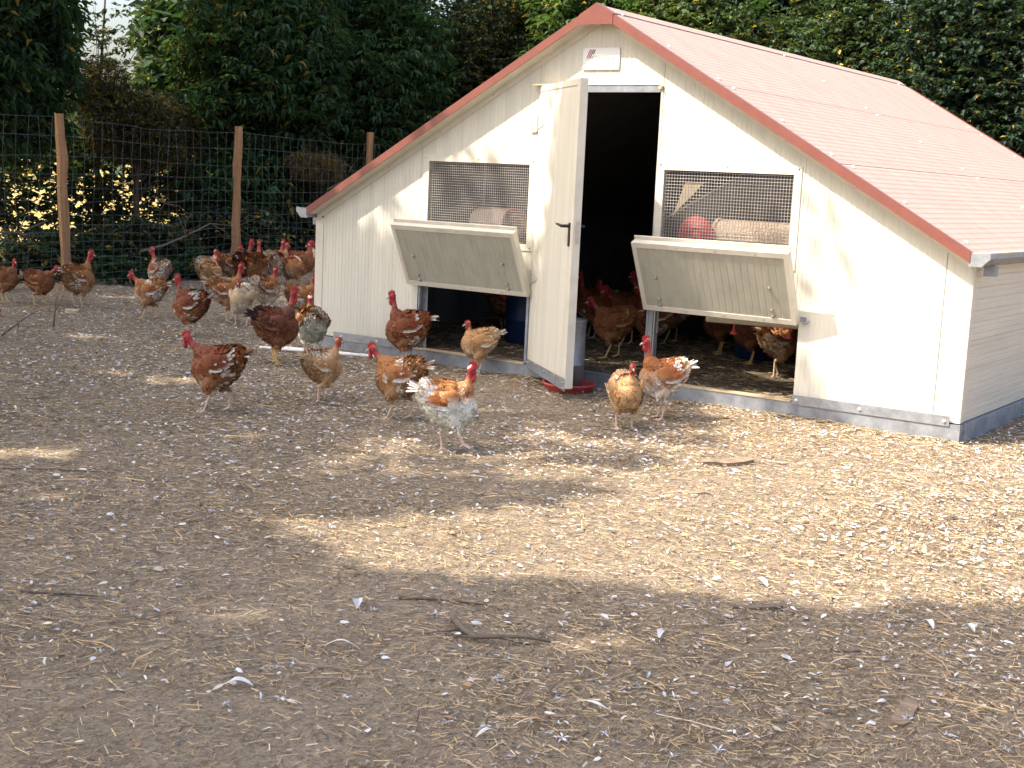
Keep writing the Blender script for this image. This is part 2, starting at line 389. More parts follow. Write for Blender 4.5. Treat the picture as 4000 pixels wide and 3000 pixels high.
def clods(n, seed):
    rng = np.random.default_rng(seed); x = rng.uniform(3.0, 6.8, n*2); y = rng.uniform(-6.0, -2.6, n*2); k = rng.random(n*2) < np.clip((noise(x*2.2+17, y*2.2)-.30)*3, .12, 1); x, y = x[k][:n], y[k][:n]; n = len(x)
    base = np.array([(1, 0, 0), (0, 1, 0), (-1, 0, 0), (0, -1, 0), (0, 0, .8), (.6, .6, .45), (-.6, .6, .4), (-.6, -.6, .45), (.6, -.6, .4)]); f = np.array([(0, 5, 8), (0, 1, 5), (1, 6, 5), (1, 2, 6), (2, 7, 6), (2, 3, 7), (3, 8, 7), (3, 0, 8), (5, 6, 4), (6, 7, 4), (7, 8, 4), (8, 5, 4)])
    S = rng.uniform(.0018, .0055, (n, 1, 1))*rng.choice([1, 1, 1, 1.5], (n, 1, 1))*np.array([1.2, 1, .6]); V = base[None]*S*rng.uniform(.7, 1.3, (n, 9, 3)); A = rng.uniform(0, 6.3, n); c, s_ = np.cos(A)[:, None], np.sin(A)[:, None]
    V = np.stack([V[..., 0]*c-V[..., 1]*s_+x[:, None], V[..., 0]*s_+V[..., 1]*c+y[:, None], V[..., 2]+hgt(x, y)[:, None]-.001], -1)
    col = np.array([(.22, .178, .134), (.28, .235, .18), (.17, .134, .10)])[rng.choice(3, n)]*rng.uniform(.8, 1.15, (n, 1))
    return mk('earth_clods', V.reshape(-1, 3), (f[None]+(np.arange(n)*9)[:, None, None]).reshape(-1, 3), M['litter'], col=np.repeat(col, 9, 0))
tag(clods(6000, 35), 'crumbs and clods of dry earth in the bare foreground', 'clods', kind='stuff')

rng = np.random.default_rng(41); n = 5200; x = rng.uniform(-.1, 5.05, n); y = -.018-np.abs(rng.normal(0, .055, n)); P = np.stack([x, y, hgt(x, y)+np.clip(.022*noise(x*3, 2)-.2*(-y-.02), 0, .03)*rng.random(n)], -1)
V, F = slips(P, rng.normal(0, .9, n), rng.uniform(.02, .07, n), rng.uniform(.0015, .005, n), rng.normal(0, .12, n), rng.normal(0, 1, n), np.full(n, .004))
tag(mk('straw_bank', V, F, M['litter'], col=np.repeat(np.concatenate([STRAW[:6], PALE[:4]])[rng.choice(10, n)]*rng.uniform(.75, 1.1, (n, 1)), 4, 0)), 'straw blown up against the foot of the house front', 'straw', kind='stuff')
# ---------------------------------------------------------------- the poultry house
W, HA, HE, LEN, OV = 5.0, 2.48, 1.065, 5.51, 0.105
K = (HA-HE)/2.5
def roofz(x): return HA-K*abs(x-2.5)
house = empty('poultry_house', (2.5, 0, 0))
tag(house, 'cream panelled poultry house with pale red ribbed roof and open door', 'poultry house')

OPEN = [(1.09, 1.965, 0.92, 1.46), (1.02, 1.99, 0.10, 0.565), (2.02, 2.945, 0.10, 1.99), (3.005, 3.89, 0.92, 1.46), (3.0, 3.99, 0.10, 0.565)]
def spans(xa, xb, top):
    """z intervals of wall left between the openings over the strip xa..xb"""
    iv = [(0.10, top)]; xm = (xa+xb)/2
    for (x0, x1, z0, z1) in OPEN:
        if x0 < xm < x1:
            iv = [s for a, b in iv for s in ((a, min(b, z0)), (max(a, z1), b)) if s[1]-s[0] > 1e-4]
    return iv
def ribbed_front(x0, x1):
    cuts = set([x0, x1]+[o[i] for o in OPEN for i in (0, 1) if x0 < o[i] < x1]+([2.5] if x0 < 2.5 < x1 else []))
    prof = {}; p = 0.0335; i = math.ceil(x0/p)
    while i*p+0.008 < x1:
        if i*p > x0+0.004:
            for dx, dy in ((0, 0), (0.0025, 0.0014), (0.0055, 0.0014), (0.008, 0)): prof[round(i*p+dx, 5)] = dy
        i += 1
    xs = sorted(cuts | set(prof)); V = []; F = []
    def y(x): return prof.get(x, 0.0)
    for a, b in zip(xs[:-1], xs[1:]):
        if b-a < 1e-5: continue
        ta, tb = roofz(a)-0.045, roofz(b)-0.045
        for z0, z1 in spans(a, b, 9.0):
            n = len(V); V += [(a, y(a), z0), (b, y(b), z0), (b, y(b), min(z1, tb)), (a, y(a), min(z1, ta))]; F.append((n, n+1, n+2, n+3))
    return V, F
for x0, x1 in ((0.075, 1.02), (1.022, 2.018), (2.02, 2.962), (2.965, 3.958), (3.96, 4.846), (4.85, 4.998)):
    V, F = ribbed_front(x0, x1); mk('wall_panel', V, F, M['cream'], house)
# inner lining of the front wall, and the panel edges round the openings
V = []; F = []
xs = sorted(set([0.03, 4.97, 2.5]+[o[i] for o in OPEN for i in (0, 1)]))
for a, b in zip(xs[:-1], xs[1:]):
    for z0, z1 in spans(a, b, 9.0):
        n = len(V); V += [(a, .045, z0), (b, .045, z0), (b, .045, min(z1, roofz(b)-.05)), (a, .045, min(z1, roofz(a)-.05))]; F.append((n+3, n+2, n+1, n))
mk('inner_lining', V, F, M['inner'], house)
for i, (x0, x1, z0, z1) in enumerate(OPEN):
    b = MB(); e = 0.004
    for q in ((x0-e, 0.003, z0, x0, 0.046, z1), (x1, 0.003, z0, x1+e, 0.046, z1), (x0, 0.003, z1, x1, 0.046, z1+e)):
        b.box(q[:3], q[3:])
    b.build('jamb', M['cream_trim'] if i in (0, 3) else M['galv'], house)
# corner trims
b = MB(); b.box((-0.004, -0.004, 0.10), (0.074, 0.0, 1.0)); b.box((-0.004, 0.0, 0.10), (0.0, 0.08, 1.0)); b.build('corner_trim', M['cream_trim'], house)
b = MB(); b.box((5.0, -0.003, 0.10), (5.006, 0.05, 1.0)); b.build('corner_trim', M['side'], house)
# side walls with lengthwise grooves
def side_wall(xo, sgn, z0, z1):
    pr = [(z0, 0)]; z = math.ceil(z0/0.0333)*0.0333; k = round(z/0.0333)
    while z+0.008 < z1:
        if z > z0+0.003:
            d = 0.004 if k % 2 == 0 else 0.0018
            pr += [(z, 0), (z+0.003, d), (z+0.006, d), (z+0.009, 0)]
        z += 0.0333; k += 1
    pr.append((z1, 0)); V = []; F = []
    for z, d in pr: V += [(xo-sgn*d, 0.051, z), (xo-sgn*d, LEN, z)]
    for i in range(len(pr)-1):
        f = (2*i, 2*i+1, 2*i+3, 2*i+2); F.append(f if sgn > 0 else f[::-1])
    return V, F
for sgn, xo in ((1, 5.0), (-1, 0.0)):
    for z0, z1 in ((0.10, 0.566), (0.568, 1.03)):
        V, F = side_wall(xo, sgn, z0, z1); mk('side_panel', V, F, M['side'], house)
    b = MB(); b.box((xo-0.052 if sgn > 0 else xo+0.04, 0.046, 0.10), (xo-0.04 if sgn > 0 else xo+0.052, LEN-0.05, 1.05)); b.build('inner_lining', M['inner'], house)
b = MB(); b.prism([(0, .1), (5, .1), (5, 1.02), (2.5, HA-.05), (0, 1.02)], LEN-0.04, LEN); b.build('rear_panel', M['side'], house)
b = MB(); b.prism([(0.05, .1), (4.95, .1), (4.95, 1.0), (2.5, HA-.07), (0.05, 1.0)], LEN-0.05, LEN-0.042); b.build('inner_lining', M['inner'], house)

# base: galvanised beams, sills under the openings, cover plates with bolts
BM = mesh_data('bolt', *(lambda b: (b.V, b.F))(MB().lathe([(0.011, 0), (0.011, 0.003), (0.007, 0.004), (0.007, 0.010), (0.004, 0.012)], n=10)), M['steel'])
BW = mesh_data('bolt_white', BM and [tuple(v.co) for v in BM.vertices], [tuple(p.vertices) for p in BM.polygons], M['white'])
def bolt(parent, P, nrm, data=None, s=1.0, name='bolt'):
    o = bpy.data.objects.new(name, data or BM); COL.objects.link(o); o.parent = parent
    o.location = Vector(P)-origin(parent); o.rotation_euler = Vector(nrm).to_track_quat('Z', 'Y').to_euler(); o.scale = (s, s, s); return o
base = MB().box((-0.012, -0.014, -0.03), (5.012, 0.05, 0.092)).build('base_beam', M['galv_dull'], house)
b = MB(); b.box((5.004, 0.052, -0.03), (5.03, LEN, 0.092)); b.box((5.004, 0.052, 0.092), (5.012, LEN, 0.097)); b.build('base_beam', M['galv_dull'], house)
MB().box((-0.03, 0.052, -0.03), (-0.004, LEN, 0.092)).build('base_beam', M['galv_dull'], house)
for x0, x1, bs in ((3.992, 4.95, (4.02, 4.42, 4.92)), (0.22, 1.0, (0.3, 0.66))):
    pl = MB().box((x0, -0.020, 0.080), (x1, -0.0145, 0.138)).build('base_plate', M['galv'], house)
    for x in bs: bolt(pl, (x, -0.020, 0.108), (0, -1, 0), BW, 0.95)
MB().box((1.0, -0.0185, 0.0925), (2.0, 0.06, 0.100)).build('sill', M['board'], house)
MB().box((2.96, -0.0185, 0.0925), (3.98, 0.06, 0.100)).build('sill', M['board'], house)
MB().box((2.03, -0.0185, 0.0925), (2.94, 0.06, 0.098)).build('sill', M['galv_dull'], house)
b = MB(); b.box((2.952, -0.026, 0.0), (2.966, 0.03, 0.56)); b.box((2.966, -0.020, 0.0), (2.996, -0.016, 0.56)); b.box((2.966, 0.0, 0.1), (2.99, 0.03, 0.56)); b.build('door_post', M['galv'], house)
b = MB(); b.box((1.024, 0.005, 0.1), (1.034, 0.09, 0.56)); b.box((1.034, 0.05, 0.1), (1.075, 0.056, 0.56)); b.build('door_post', M['galv'], house)
MB().box((1.995, -0.01, 0.1), (2.015, 0.03, 0.56)).build('door_post', M['galv_dull'], house)

# roof: ribbed sheets in three courses a side, lining, ridge cap, screws
rf = MB()
for s in (1, -1):
    def X(x, s=s): return 2.5+s*x
    rf.prism([(X(0), HA-.05), (X(2.45), HA-.05-K*2.45), (X(2.45), HA-.062-K*2.45), (X(0), HA-.062)][::s], 0.0, LEN)
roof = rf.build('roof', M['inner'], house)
nx_, nz_ = K/math.hypot(K, 1), 1/math.hypot(K, 1)
def course(u0, u1, s):
    V = []; F = []; p = 0.0475; pr = [(u0, 0.0), (u0, 0.0)]; u = u0+0.012
    while u+0.030 < u1:
        pr += [(u, 0), (u+0.006, 0.0016), (u+0.020, 0.0016), (u+0.026, 0)]; u += p
    pr.append((u1, 0)); ys = (-OV, LEN+0.05)
    for u, h in pr:
        for y_ in ys: V.append((2.5+s*(u+nx_*h), y_, HA-K*u+nz_*h))
    for i in range(1, len(pr)-1):
        f = (2*i, 2*i+2, 2*i+3, 2*i+1); F.append(f if s > 0 else f[::-1])
    n = len(V); t = 0.034
    for u in (u0, u1):
        for y_ in ys: V.append((2.5+s*(u-nx_*t), y_, HA-K*u-nz_*t))
    F += [(n, n+1, n+3, n+2) if s > 0 else (n+2, n+3, n+1, n), (2, 3, n+1, n), (n-2, n-1, n+3, n+2), (2, n, n+2, n-2), (3, n-1, n+3, n+1)]
    return V, F
for s in (1, -1):
    for u0, u1 in ((0.0, 0.868), (0.875, 1.668), (1.675, 2.5)):
        V, F = course(u0, u1, s); mk('roof_panel', V, F, M['roof'], roof)
SC = mesh_data('screw', *(lambda b: (b.V, b.F))(MB().lathe([(0.017, 0), (0.014, 0.006), (0.006, 0.010), (0.005, 0.014)], n=10)), M['white'])
for s in (1, -1):
    for y_ in (0.11, 2.65, 5.34):
        for x in (0.075, 0.43, 0.79, 0.905, 1.245, 1.59, 1.70, 2.05, 2.40):
            x += random.uniform(-.012, .012)
            bolt(roof, (2.5+s*(x+nx_*.003), y_+random.uniform(-.03, .03), HA-K*x+nz_*.002), (s*nx_, 0, nz_), SC, 0.75, 'screw')
b = MB(); c1 = 0.075
b.add([(2.5-c1, -OV-.003, HA-K*c1+.007), (2.5, -OV-.003, HA+.009), (2.5+c1, -OV-.003, HA-K*c1+.007), (2.5-c1, LEN+.053, HA-K*c1+.007), (2.5, LEN+.053, HA+.009), (2.5+c1, LEN+.053, HA-K*c1+.007)], [(0, 1, 4, 3), (1, 2, 5, 4)])
b.build('ridge_cap', M['roof'], roof)
# verge trims: red-brown fascia boards, the angular cap at the apex, cream soffit and wall angle
fv = 0.047
for s in (1, -1):
    for ya, yb in ((LEN+.052, LEN+.058), (-OV-.008, -OV-.002)):
        b = MB(); b.prism([(2.5+s*0.12, HA-K*.12+.010), (2.5+s*.12, HA-K*.12-fv), (2.5+s*2.505, HA-K*2.505-fv), (2.5+s*2.505, HA-K*2.505+.010)][::s], ya, yb)
        if ya > 0: b.build('fascia', M['fascia'], house)
    b.prism([(2.5+s*.12, HA-K*.12+.010), (2.5+s*.12, HA-K*.12+.0135), (2.5+s*2.505, HA-K*2.505+.0135), (2.5+s*2.505, HA-K*2.505+.010)][::-s], -OV-.008, -OV+.035)
    b.build('fascia', M['fascia'], house)
    b = MB(); x0, x1 = 0.0, 2.49
    b.prism([(2.5+s*x0, HA-K*x0-.040), (2.5+s*x1, HA-K*x1-.040), (2.5+s*x1, HA-K*x1-.046), (2.5+s*x0, HA-K*x0-.046)][::-s], -OV+.002, -0.0035)
    b.prism([(2.5+s*x0, HA-K*x0-.046), (2.5+s*x1, HA-K*x1-.046), (2.5+s*x1, HA-K*x1-.092), (2.5+s*x0, HA-K*x0-.092)][::-s], -0.0065, -0.0035)
    st = b.build('soffit_trim', M['cream_trim'], house)
    for k in range(5):
        x = 0.4+k*0.46; bolt(st, (2.5+s*x, -0.0065, HA-K*x-.069), (0, -1, 0), BM, 0.62, 'screw')
b = MB(); b.prism([(2.374, HA-K*.126+.014), (2.378, 2.362), (2.626, 2.362), (2.626, HA-K*.126+.014), (2.5, HA+.014)], -OV-.012, -OV-.0085)
b.prism([(2.374, HA-K*.126+.014), (2.5, HA+.014), (2.626, HA-K*.126+.014), (2.626, HA-K*.126+.018), (2.5, HA+.018), (2.374, HA-K*.126+.018)][::-1], -OV-.012, -OV+.05)
b.build('apex_cap', M['fascia'], house)
# gutters
for s in (1, -1):
    def G(x, s=s): return 2.5+s*(2.5+x)
    pf = [(0.012, 1.058), (0.012, 1.0), (0.066, 1.0), (0.110, 1.043), (0.110, 1.070)]; t_ = 0.004
    inn = [(0.016, 1.058), (0.016, 1.004), (0.064, 1.004), (0.106, 1.045), (0.106, 1.070)]
    V = []; F = []
    for (x, z) in pf+inn:
        V += [(G(x), -OV, z), (G(x), LEN+.05, z)]
    n = len(pf)
    for i in range(n-1):
        F += [(2*i, 2*i+2, 2*i+3, 2*i+1), (2*(n+i), 2*(n+i)+1, 2*(n+i)+3, 2*(n+i)+2)]
    F += [(2*(n-1), 2*(2*n-1), 2*(2*n-1)+1, 2*(n-1)+1), (0, 1, 2*n+1, 2*n)]
    g = mk('gutter', V, F, M['galv'], house)
    MB().prism([(G(-0.006), 1.066), (G(-0.004), 0.996), (G(0.067), 0.996), (G(0.113), 1.042), (G(0.113), 1.074)][::s], -OV-.004, -OV).build('end_cap', M['galv'], g)
    b = MB()
    b.box((G(.036), 0.06, .940), (G(.098), 0.064, .999)); b.box((G(.036), 0.12, .940), (G(.098), 0.124, .999)); b.box((G(.036), 0.064, .940), (G(.040), 0.12, .999)); b.box((G(.094), 0.064, .940), (G(.098), 0.12, .999))
    b.build('outlet', M['galv_dull'], g)
b = MB(); b.box((5.002, -OV+.02, 1.062), (5.05, LEN, 1.068)); b.build('eave_strip', M['board'], house)

# windows: trim frame and welded mesh
def window(x0, x1, z0, z1, ox0, ox1, oz0, oz1, pitch, w):
    b = MB(); y0, y1 = -0.0060, -0.0010
    b.box((ox0, y0, z1), (ox1, y1, oz1)); b.box((ox0, y0, oz0), (ox1, y1, z0))
    b.box((ox0, y0, z0), (x0, y1, z1)); b.box((x1, y0, z0), (ox1, y1, z1))
    fr = b.build('window_frame', M['cream_trim'], house)
    for x, z in ((ox0+.022, oz1-.02), ((ox0+ox1)/2, oz1-.02), (ox1-.022, oz1-.02), (ox1-.022, oz0+.02), (ox0+.022, oz0+.02)):
        bolt(fr, (x, y0, z), (0, -1, 0), BM, 0.6, 'screw')
    b = MB(); n = int((x1-x0)/pitch); m = int((z1-z0)/pitch)
    for i in range(n+1):
        x = x0+(i+.5)*(x1-x0)/(n+1); b.box((x-w/2, 0.010, z0), (x+w/2, 0.0135, z1))
    for j in range(m+1):
        z = z0+(j+.5)*(z1-z0)/(m+1); b.box((x0, 0.0065, z-w/2), (x1, 0.0098, z+w/2))
    tag(b.build('wire_mesh', M['mesh'], fr), kind='stuff')
window(1.09, 1.965, 0.92, 1.46, 1.04, 2.018, 0.875, 1.505, 0.0178, 0.0034)
window(3.005, 3.89, 0.92, 1.46, 2.955, 3.939, 0.885, 1.515, 0.0205, 0.0038)

# pop-hole flaps, swung up and leaning out
def flap(x0, x1, hook):
    al = math.atan2(0.21, 0.433); H = 0.482
    def f(u, w, v):   # u along, w outwards, v up the flap
        return (x0+u, -0.018-v*math.sin(al)-w*math.cos(al), 0.585+v*math.cos(al)-w*math.sin(al))
    L_ = x1-x0; V = []; F = []; pr = [(0.03, 0.0)]; u = 0.05
    while u+0.02 < L_-0.03:
        pr += [(u, 0), (u+.004, -.0017), (u+.008, -.0017), (u+.012, 0)]; u += 0.0455
    pr.append((L_-0.03, 0))
    for u, d in pr: V += [f(u, .042+d, 0.034), f(u, .042+d, H-.034)]
    for i in range(len(pr)-1): F.append((2*i, 2*i+2, 2*i+3, 2*i+1))
    b = MB(); b.add(V, F); b.box((0.002, 0.0, 0.002), (L_-.002, 0.037, H-.002), 0, f)
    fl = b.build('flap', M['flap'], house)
    b = MB(); b.box((0, -.002, 0), (L_, .046, .034), 0, f); b.box((0, -.002, H-.034), (L_, .046, H), 0, f)
    b.box((0, -.002, .034), (.030, .046, H-.034), 0, f); b.box((L_-.030, -.002, .034), (L_, .046, H-.034), 0, f)
    b.box((0.0, -.014, H-.012), (L_, -.003, H+.022), 0, f)
    b.build('edge_channel', M['cream_trim'], fl)
    nrm = Vector(f(0, 1, 0))-Vector(f(0, 0, 0))
    for u in (.125, .86):
        for v in (.50, .185, .10):
            bolt(fl, f(L_*u, .042, H*v), nrm, BM, 1.2)
    for u in (.3, .55, .8):
        bolt(fl, f(L_*u, .046, .017), nrm, BM, 0.5, 'screw'); bolt(fl, f(L_*u, .046, H-.017), nrm, BM, 0.5, 'screw')
    if hook:
        b = MB(); b.tube([(x1+.005, -.004, .60), (x1+.02, -.02, .595), (x1+.03, -.03, .575), (x1+.05, -.025, .58), (x1+.055, -.006, .595)], .005, 6)
        b.box((x1+.0, -.008, .585), (x1+.035, -.001, .615)); b.build('hook', M['galv_dull'], fl)
    b = MB()
    for k in range(7):
        z = 0.553-k*0.021; c = (x0+.07, .012, z); a = k % 2
        pts = [(c[0]+(0.006*math.cos(q) if a else 0), c[1]+(0 if a else 0.006*math.cos(q)), z+0.013*math.sin(q)) for q in [i*math.pi/4 for i in range(9)]]
        b.tube(pts, 0.0022, 5, 0, False)
    b.build('chain', M['galv'], fl)
flap(0.968, 2.035, False); flap(2.945, 4.0, True)

# door, standing open
TH = math.radians(40.3); DW = 0.925
def dmap(u, w, z):  # u from hinge to free edge, w out of the outer face
    return (2.02+u*math.cos(TH)-w*math.sin(TH), -0.006-u*math.sin(TH)-w*math.cos(TH), z)
V = []; F = []; pr = [(0.0, 0)]; u = 0.03
while u+.012 < DW-.03:
    pr += [(u, 0), (u+.003, -.0014), (u+.006, -.0014), (u+.009, 0)]; u += 0.0335
pr.append((DW-.002, 0))
for u, d in pr: V += [dmap(u, d, 0.135), dmap(u, d, 1.945)]
for i in range(len(pr)-1): F.append((2*i, 2*i+2, 2*i+3, 2*i+1))
b = MB(); b.add(V, F); b.box((0.002, -.040, .07), (DW-.002, -.005, 1.944), 0, dmap); door = b.build('door', M['cream'], house)
b = MB(); b.box((DW-.002, -.046, .075), (DW+.004, .004, 1.982), 0, dmap); b.box((DW-.05, .0005, .14), (DW-.002, .004, 1.945), 0, dmap)
b.box((0, -.046, 1.945), (DW-.002, .004, 1.982), 0, dmap); b.build('edge_channel', M['cream_trim'], door)
b = MB(); b.add([dmap(*q) for q in ((0, .0055, .078), (DW, .0055, .056), (DW, .0055, .128), (0, .0055, .135), (0, .0005, .078), (DW, .0005, .056), (DW, .0005, .128), (0, .0005, .135))],
    [(0, 1, 2, 3), (7, 6, 5, 4), (0, 4, 5, 1), (1, 5, 6, 2), (2, 6, 7, 3), (3, 7, 4, 0)])
kp = b.build('kick_plate', M['galv'], door); dn = Vector(dmap(0, 1, 0))-Vector(dmap(0, 0, 0))
for u, z in ((.05, .115), (.45, .112), (.89, .105), (.89, .07), (.25, .13), (.7, .125)): bolt(kp, dmap(u, .0055, z), dn, BM, 0.8)
for z in (1.732, 0.694):
    b = MB(); b.box((1.962, -.011, z-.055), (2.010, -.0066, z+.055))
    b.tube([(2.016, -.012, z-.05), (2.016, -.012, z+.05)], .007, 8)
    b.add([dmap(*q) for q in ((.005, .004, z-.035), (.15, .004, z-.012), (.15, .004, z+.012), (.005, .004, z+.035), (.005, .0005, z-.035), (.15, .0005, z-.012), (.15, .0005, z+.012), (.005, .0005, z+.035))],
        [(0, 1, 2, 3), (7, 6, 5, 4), (0, 4, 5, 1), (1, 5, 6, 2), (2, 6, 7, 3), (3, 7, 4, 0)])
    h = b.build('hinge', M['zinc'], door)
    for q in (-.03, 0, .03): bolt(h, (1.975, -.011, z+q), (0, -1, 0), BM, 0.45, 'screw')
    for u in (.04, .09, .135): bolt(h, dmap(u, .004, z), dn, BM, 0.4, 'screw')
b = MB(); b.box((.838, .001, .96), (.868, .009, 1.105), 0, dmap); b.tube([dmap(.853, .006, 1.085), dmap(.853, .045, 1.085), dmap(.84, .052, 1.085), dmap(.73, .050, 1.092)], [.010, .010, .010, .008], 8)
b.tube([dmap(.853, -.046, 1.085), dmap(.853, -.09, 1.085), dmap(.80, -.095, 1.085)], [.009, .009, .008], 8); b.build('handle', M['black'], door)
MB().box((DW+.0045, -.034, .98), (DW+.008, -.012, 1.12), 0, dmap).build('lock_plate', M['steel'], door)
b = MB(); b.box((2.022, 0.004, 1.945), (2.943, 0.05, 1.988)); b.build('door_head', M['galv_dull'], house)
b = MB(); b.box((2.93, -.012, 1.965), (2.962, -.002, 1.985)); b.tube([(2.955, -.012, 1.975), (2.955, -.026, 1.975)], .006, 6); b.build('door_stop', M['board'], house)
b = MB(); b.box((1.99, -.05, 1.985), (2.20, -.002, 1.995)); b.build('rain_strip', M['board'], house)
MB().box((2.946, -.004, .90), (2.953, 0.0, 1.10)).build('strike_plate', M['steel'], house)

# house floor
t = NT('house_bedding'); n1 = t.noise(30, 6, 0.75, t.coord()); n2 = t.noise(1, 3, .6, t.coord((120, 22, 1)), 1.0)
t.base(t.mix(t.ramp(n2, [(.56, (0, 0, 0)), (.63, (1, 1, 1))]), t.ramp(n1, [(.35, (.055, .043, .032)), (.65, (.16, .125, .09))]), (.30, .235, .15))); t.set(.95, 0, .1); t.bump(n1, .8, .015); M['bedding'] = t.m
fx = np.linspace(.05, 4.95, 60); fy = np.linspace(.05, LEN-.05, 60); FX, FY = np.meshgrid(fx, fy, indexing='ij'); idx = np.arange(3600).reshape(60, 60)
FF = np.stack([idx[:-1, :-1], idx[1:, :-1], idx[1:, 1:], idx[:-1, 1:]], -1).reshape(-1, 4)
tag(mk('bedding_floor', np.stack([FX, FY, .085+.02*noise(FX*4, FY*4)], -1).reshape(-1, 3), FF, M['bedding'], smooth=True), kind='structure')
rng = np.random.default_rng(5); n = 6000; x = rng.uniform(.1, 4.9, n); y = rng.uniform(.06, 2.6, n)
V, F = strips(np.stack([x, y, .087+.02*noise(x*4, y*4)], -1), rng.uniform(0, 6.3, n), rng.uniform(.03, .09, n), rng.uniform(.002, .004, n), rng.normal(0, .1, n), rng.normal(0, .3, n), np.full(n, .005))
tag(mk('bedding_straw', V, F, M['litter'], col=np.repeat(STRAW[rng.choice(6, n)]*rng.uniform(.7, 1.1, (n, 1)), 6, 0)), 'straw bedding strewn over the floor inside the poultry house', 'straw', kind='stuff')

# sign over the door
sign = empty('sign', (2.49, -0.003, 2.086)); tag(sign, 'small white company sign plate with red slanted bars above the door', 'sign')
pl = MB().box((2.352, -.0095, 2.086), (2.630, -.0065, 2.226)).build('plate', M['white'], sign)
def text(body, x, z, h, mat, name, parent, y=-.0098):
    cu = bpy.data.curves.new(name, 'FONT'); cu.body = body; cu.size = h; cu.extrude = 0.0002; cu.resolution_u = 2
    o = bpy.data.objects.new(name, cu); COL.objects.link(o)
    me = bpy.data.meshes.new_from_object(o.evaluated_get(bpy.context.evaluated_depsgraph_get()))
    bpy.data.objects.remove(o); n = len(me.vertices); co = np.zeros(n*3, np.float32); me.vertices.foreach_get('co', co); co = co.reshape(-1, 3)
    co = np.stack([x+co[:, 0], y-co[:, 2], z+co[:, 1]], -1); me.vertices.foreach_set('co', co.ravel()); me.update(); me.materials.clear(); me.materials.append(mat)
    return link(bpy.data.objects.new(name, me), parent)
text('CABI', 2.416, 2.152, .036, M['sign_dark'], 'lettering', sign); text('Group', 2.506, 2.152, .034, M['sign_red'], 'lettering', sign)
for i in range(5):
    b = MB(); x = 2.380+i*.012; h0 = 2.162 if i < 3 else 2.186; b.prism([(x, h0), (x+.007, h0), (x+.007+.020*(2.216-h0)/.05, 2.216), (x+.020*(2.216-h0)/.05, 2.216)], -.0101, -.0097); b.build('logo_bar', M['sign_red'] if i < 3 else M['sign_dark'], sign)
for i in range(3): MB().box((2.380+i*.011, -.0100, 2.150), (2.384+i*.011, -.0097, 2.158)).build('logo_bar', M['sign_grey'], sign)
for x0, x1, z, m, t_ in ((2.42, 2.53, 2.135, 'sign_grey', .004), (2.356, 2.626, 2.1235, 'sign_red', .0025), (2.39, 2.46, 2.107, 'sign_grey', .004), (2.48, 2.53, 2.107, 'sign_dark', .004), (2.356, 2.626, 2.0885, 'sign_dark', .002)):
    MB().box((x0, -.0100, z), (x1, -.0097, z+t_)).build('print_line', M[m], sign)
for x, z in ((2.358, 2.220), (2.624, 2.220), (2.358, 2.094), (2.624, 2.094)): bolt(sign, (x, -.0095, z), (0, -1, 0), BM, 0.3, 'screw')

# ---------------------------------------------------------------- things in and by the house
f1 = empty('tube_feeder', (2.52, -0.235, 0)); tag(f1, 'galvanised tube feeder standing in a red pan behind the open door', 'feeder')
c = (2.52, -0.235, 0.0)
MB().lathe([(.145, 0.0), (.150, .006), (.168, .036), (.178, .040), (.178, .052), (.170, .054), (.158, .040), (.145, .018), (0, .016)], c, 36).build('pan', M['red'], f1, True)
tb = MB().lathe([(.093, .018), (.093, .17), (.096, .172), (.096, .180), (.093, .182), (.093, .455), (.097, .460), (.097, .472), (.088, .472), (.088, .05)], c, 32).build('tube', M['galv'], f1, True)
def drum(name, label, a, bpt, r, cap_mat):
    root = empty(name, a); A, B_ = Vector(a), Vector(bpt); ax = (B_-A); Ln = ax.length; q = ax.normalized().to_track_quat('Z', 'Y')
    def f(x, y, z): return tuple(A+q @ Vector((x, y, z)))
    n = int(Ln/.016); prof = [(r+(.004 if i % 2 else 0), .01+i*(Ln-.02)/n) for i in range(n+1)]
    MB().lathe(prof, (0, 0, 0), 28, 0, f).build('ribbed_shell', M['beige'], root)
    cp = MB().lathe([(r+.012, Ln-.02), (r+.012, Ln), (r*.86, Ln+.004), (r*.82, Ln-.004), (r*.55, Ln-.004), (r*.5, Ln+.008), (r*.16, Ln+.010), (r*.12, Ln+.022), (0, Ln+.022)], (0, 0, 0), 28, 0, f).build('end_cap', cap_mat, root)
    MB().lathe([(r*.80, Ln-.001), (r*.57, Ln-.001)], (0, 0, 0), 28, 0, f).build('dust_ring', M['beige'], cp)
    for e in (A.lerp(B_, .1), A.lerp(B_, .88)): MB().tube([(e.x, e.y, e.z+r-.004), (e.x, e.y, roofz(e.x)-.055)], .004, 5).build('hanger', M['galv_dull'], root)
    return tag(root, label, 'feed drum')
drum('feed_drum', 'dusty beige ribbed drum with red ringed end behind the left mesh window', (1.36, .27, 1.045), (1.77, .135, 1.045), .100, M['red_dusty'])
drum('feed_drum', 'long beige ribbed drum lying behind the right mesh window', (3.96, .165, 1.06), (3.33, .165, 1.06), .105, M['beige'])
rb = empty('red_lid', (3.235, .035, 1.06)); tag(rb, 'round red plastic lid with raised rings behind the right mesh window', 'lid')
def fl_(x, y, z): return (3.235+x, .052-z, 1.055+y)
MB().lathe([(.125, 0), (.128, .012), (.118, .02), (.07, .02), (.066, .028), (.045, .028), (.042, .02), (.012, .02), (.010, .03), (0, .03)], (0, 0, 0), 32, 0, fl_).build('rings', M['red'], rb, True)
MB().tube([(3.235, .048, 1.17), (3.235, .060, 1.52)], .003, 5).build('hanger', M['galv_dull'], rb)
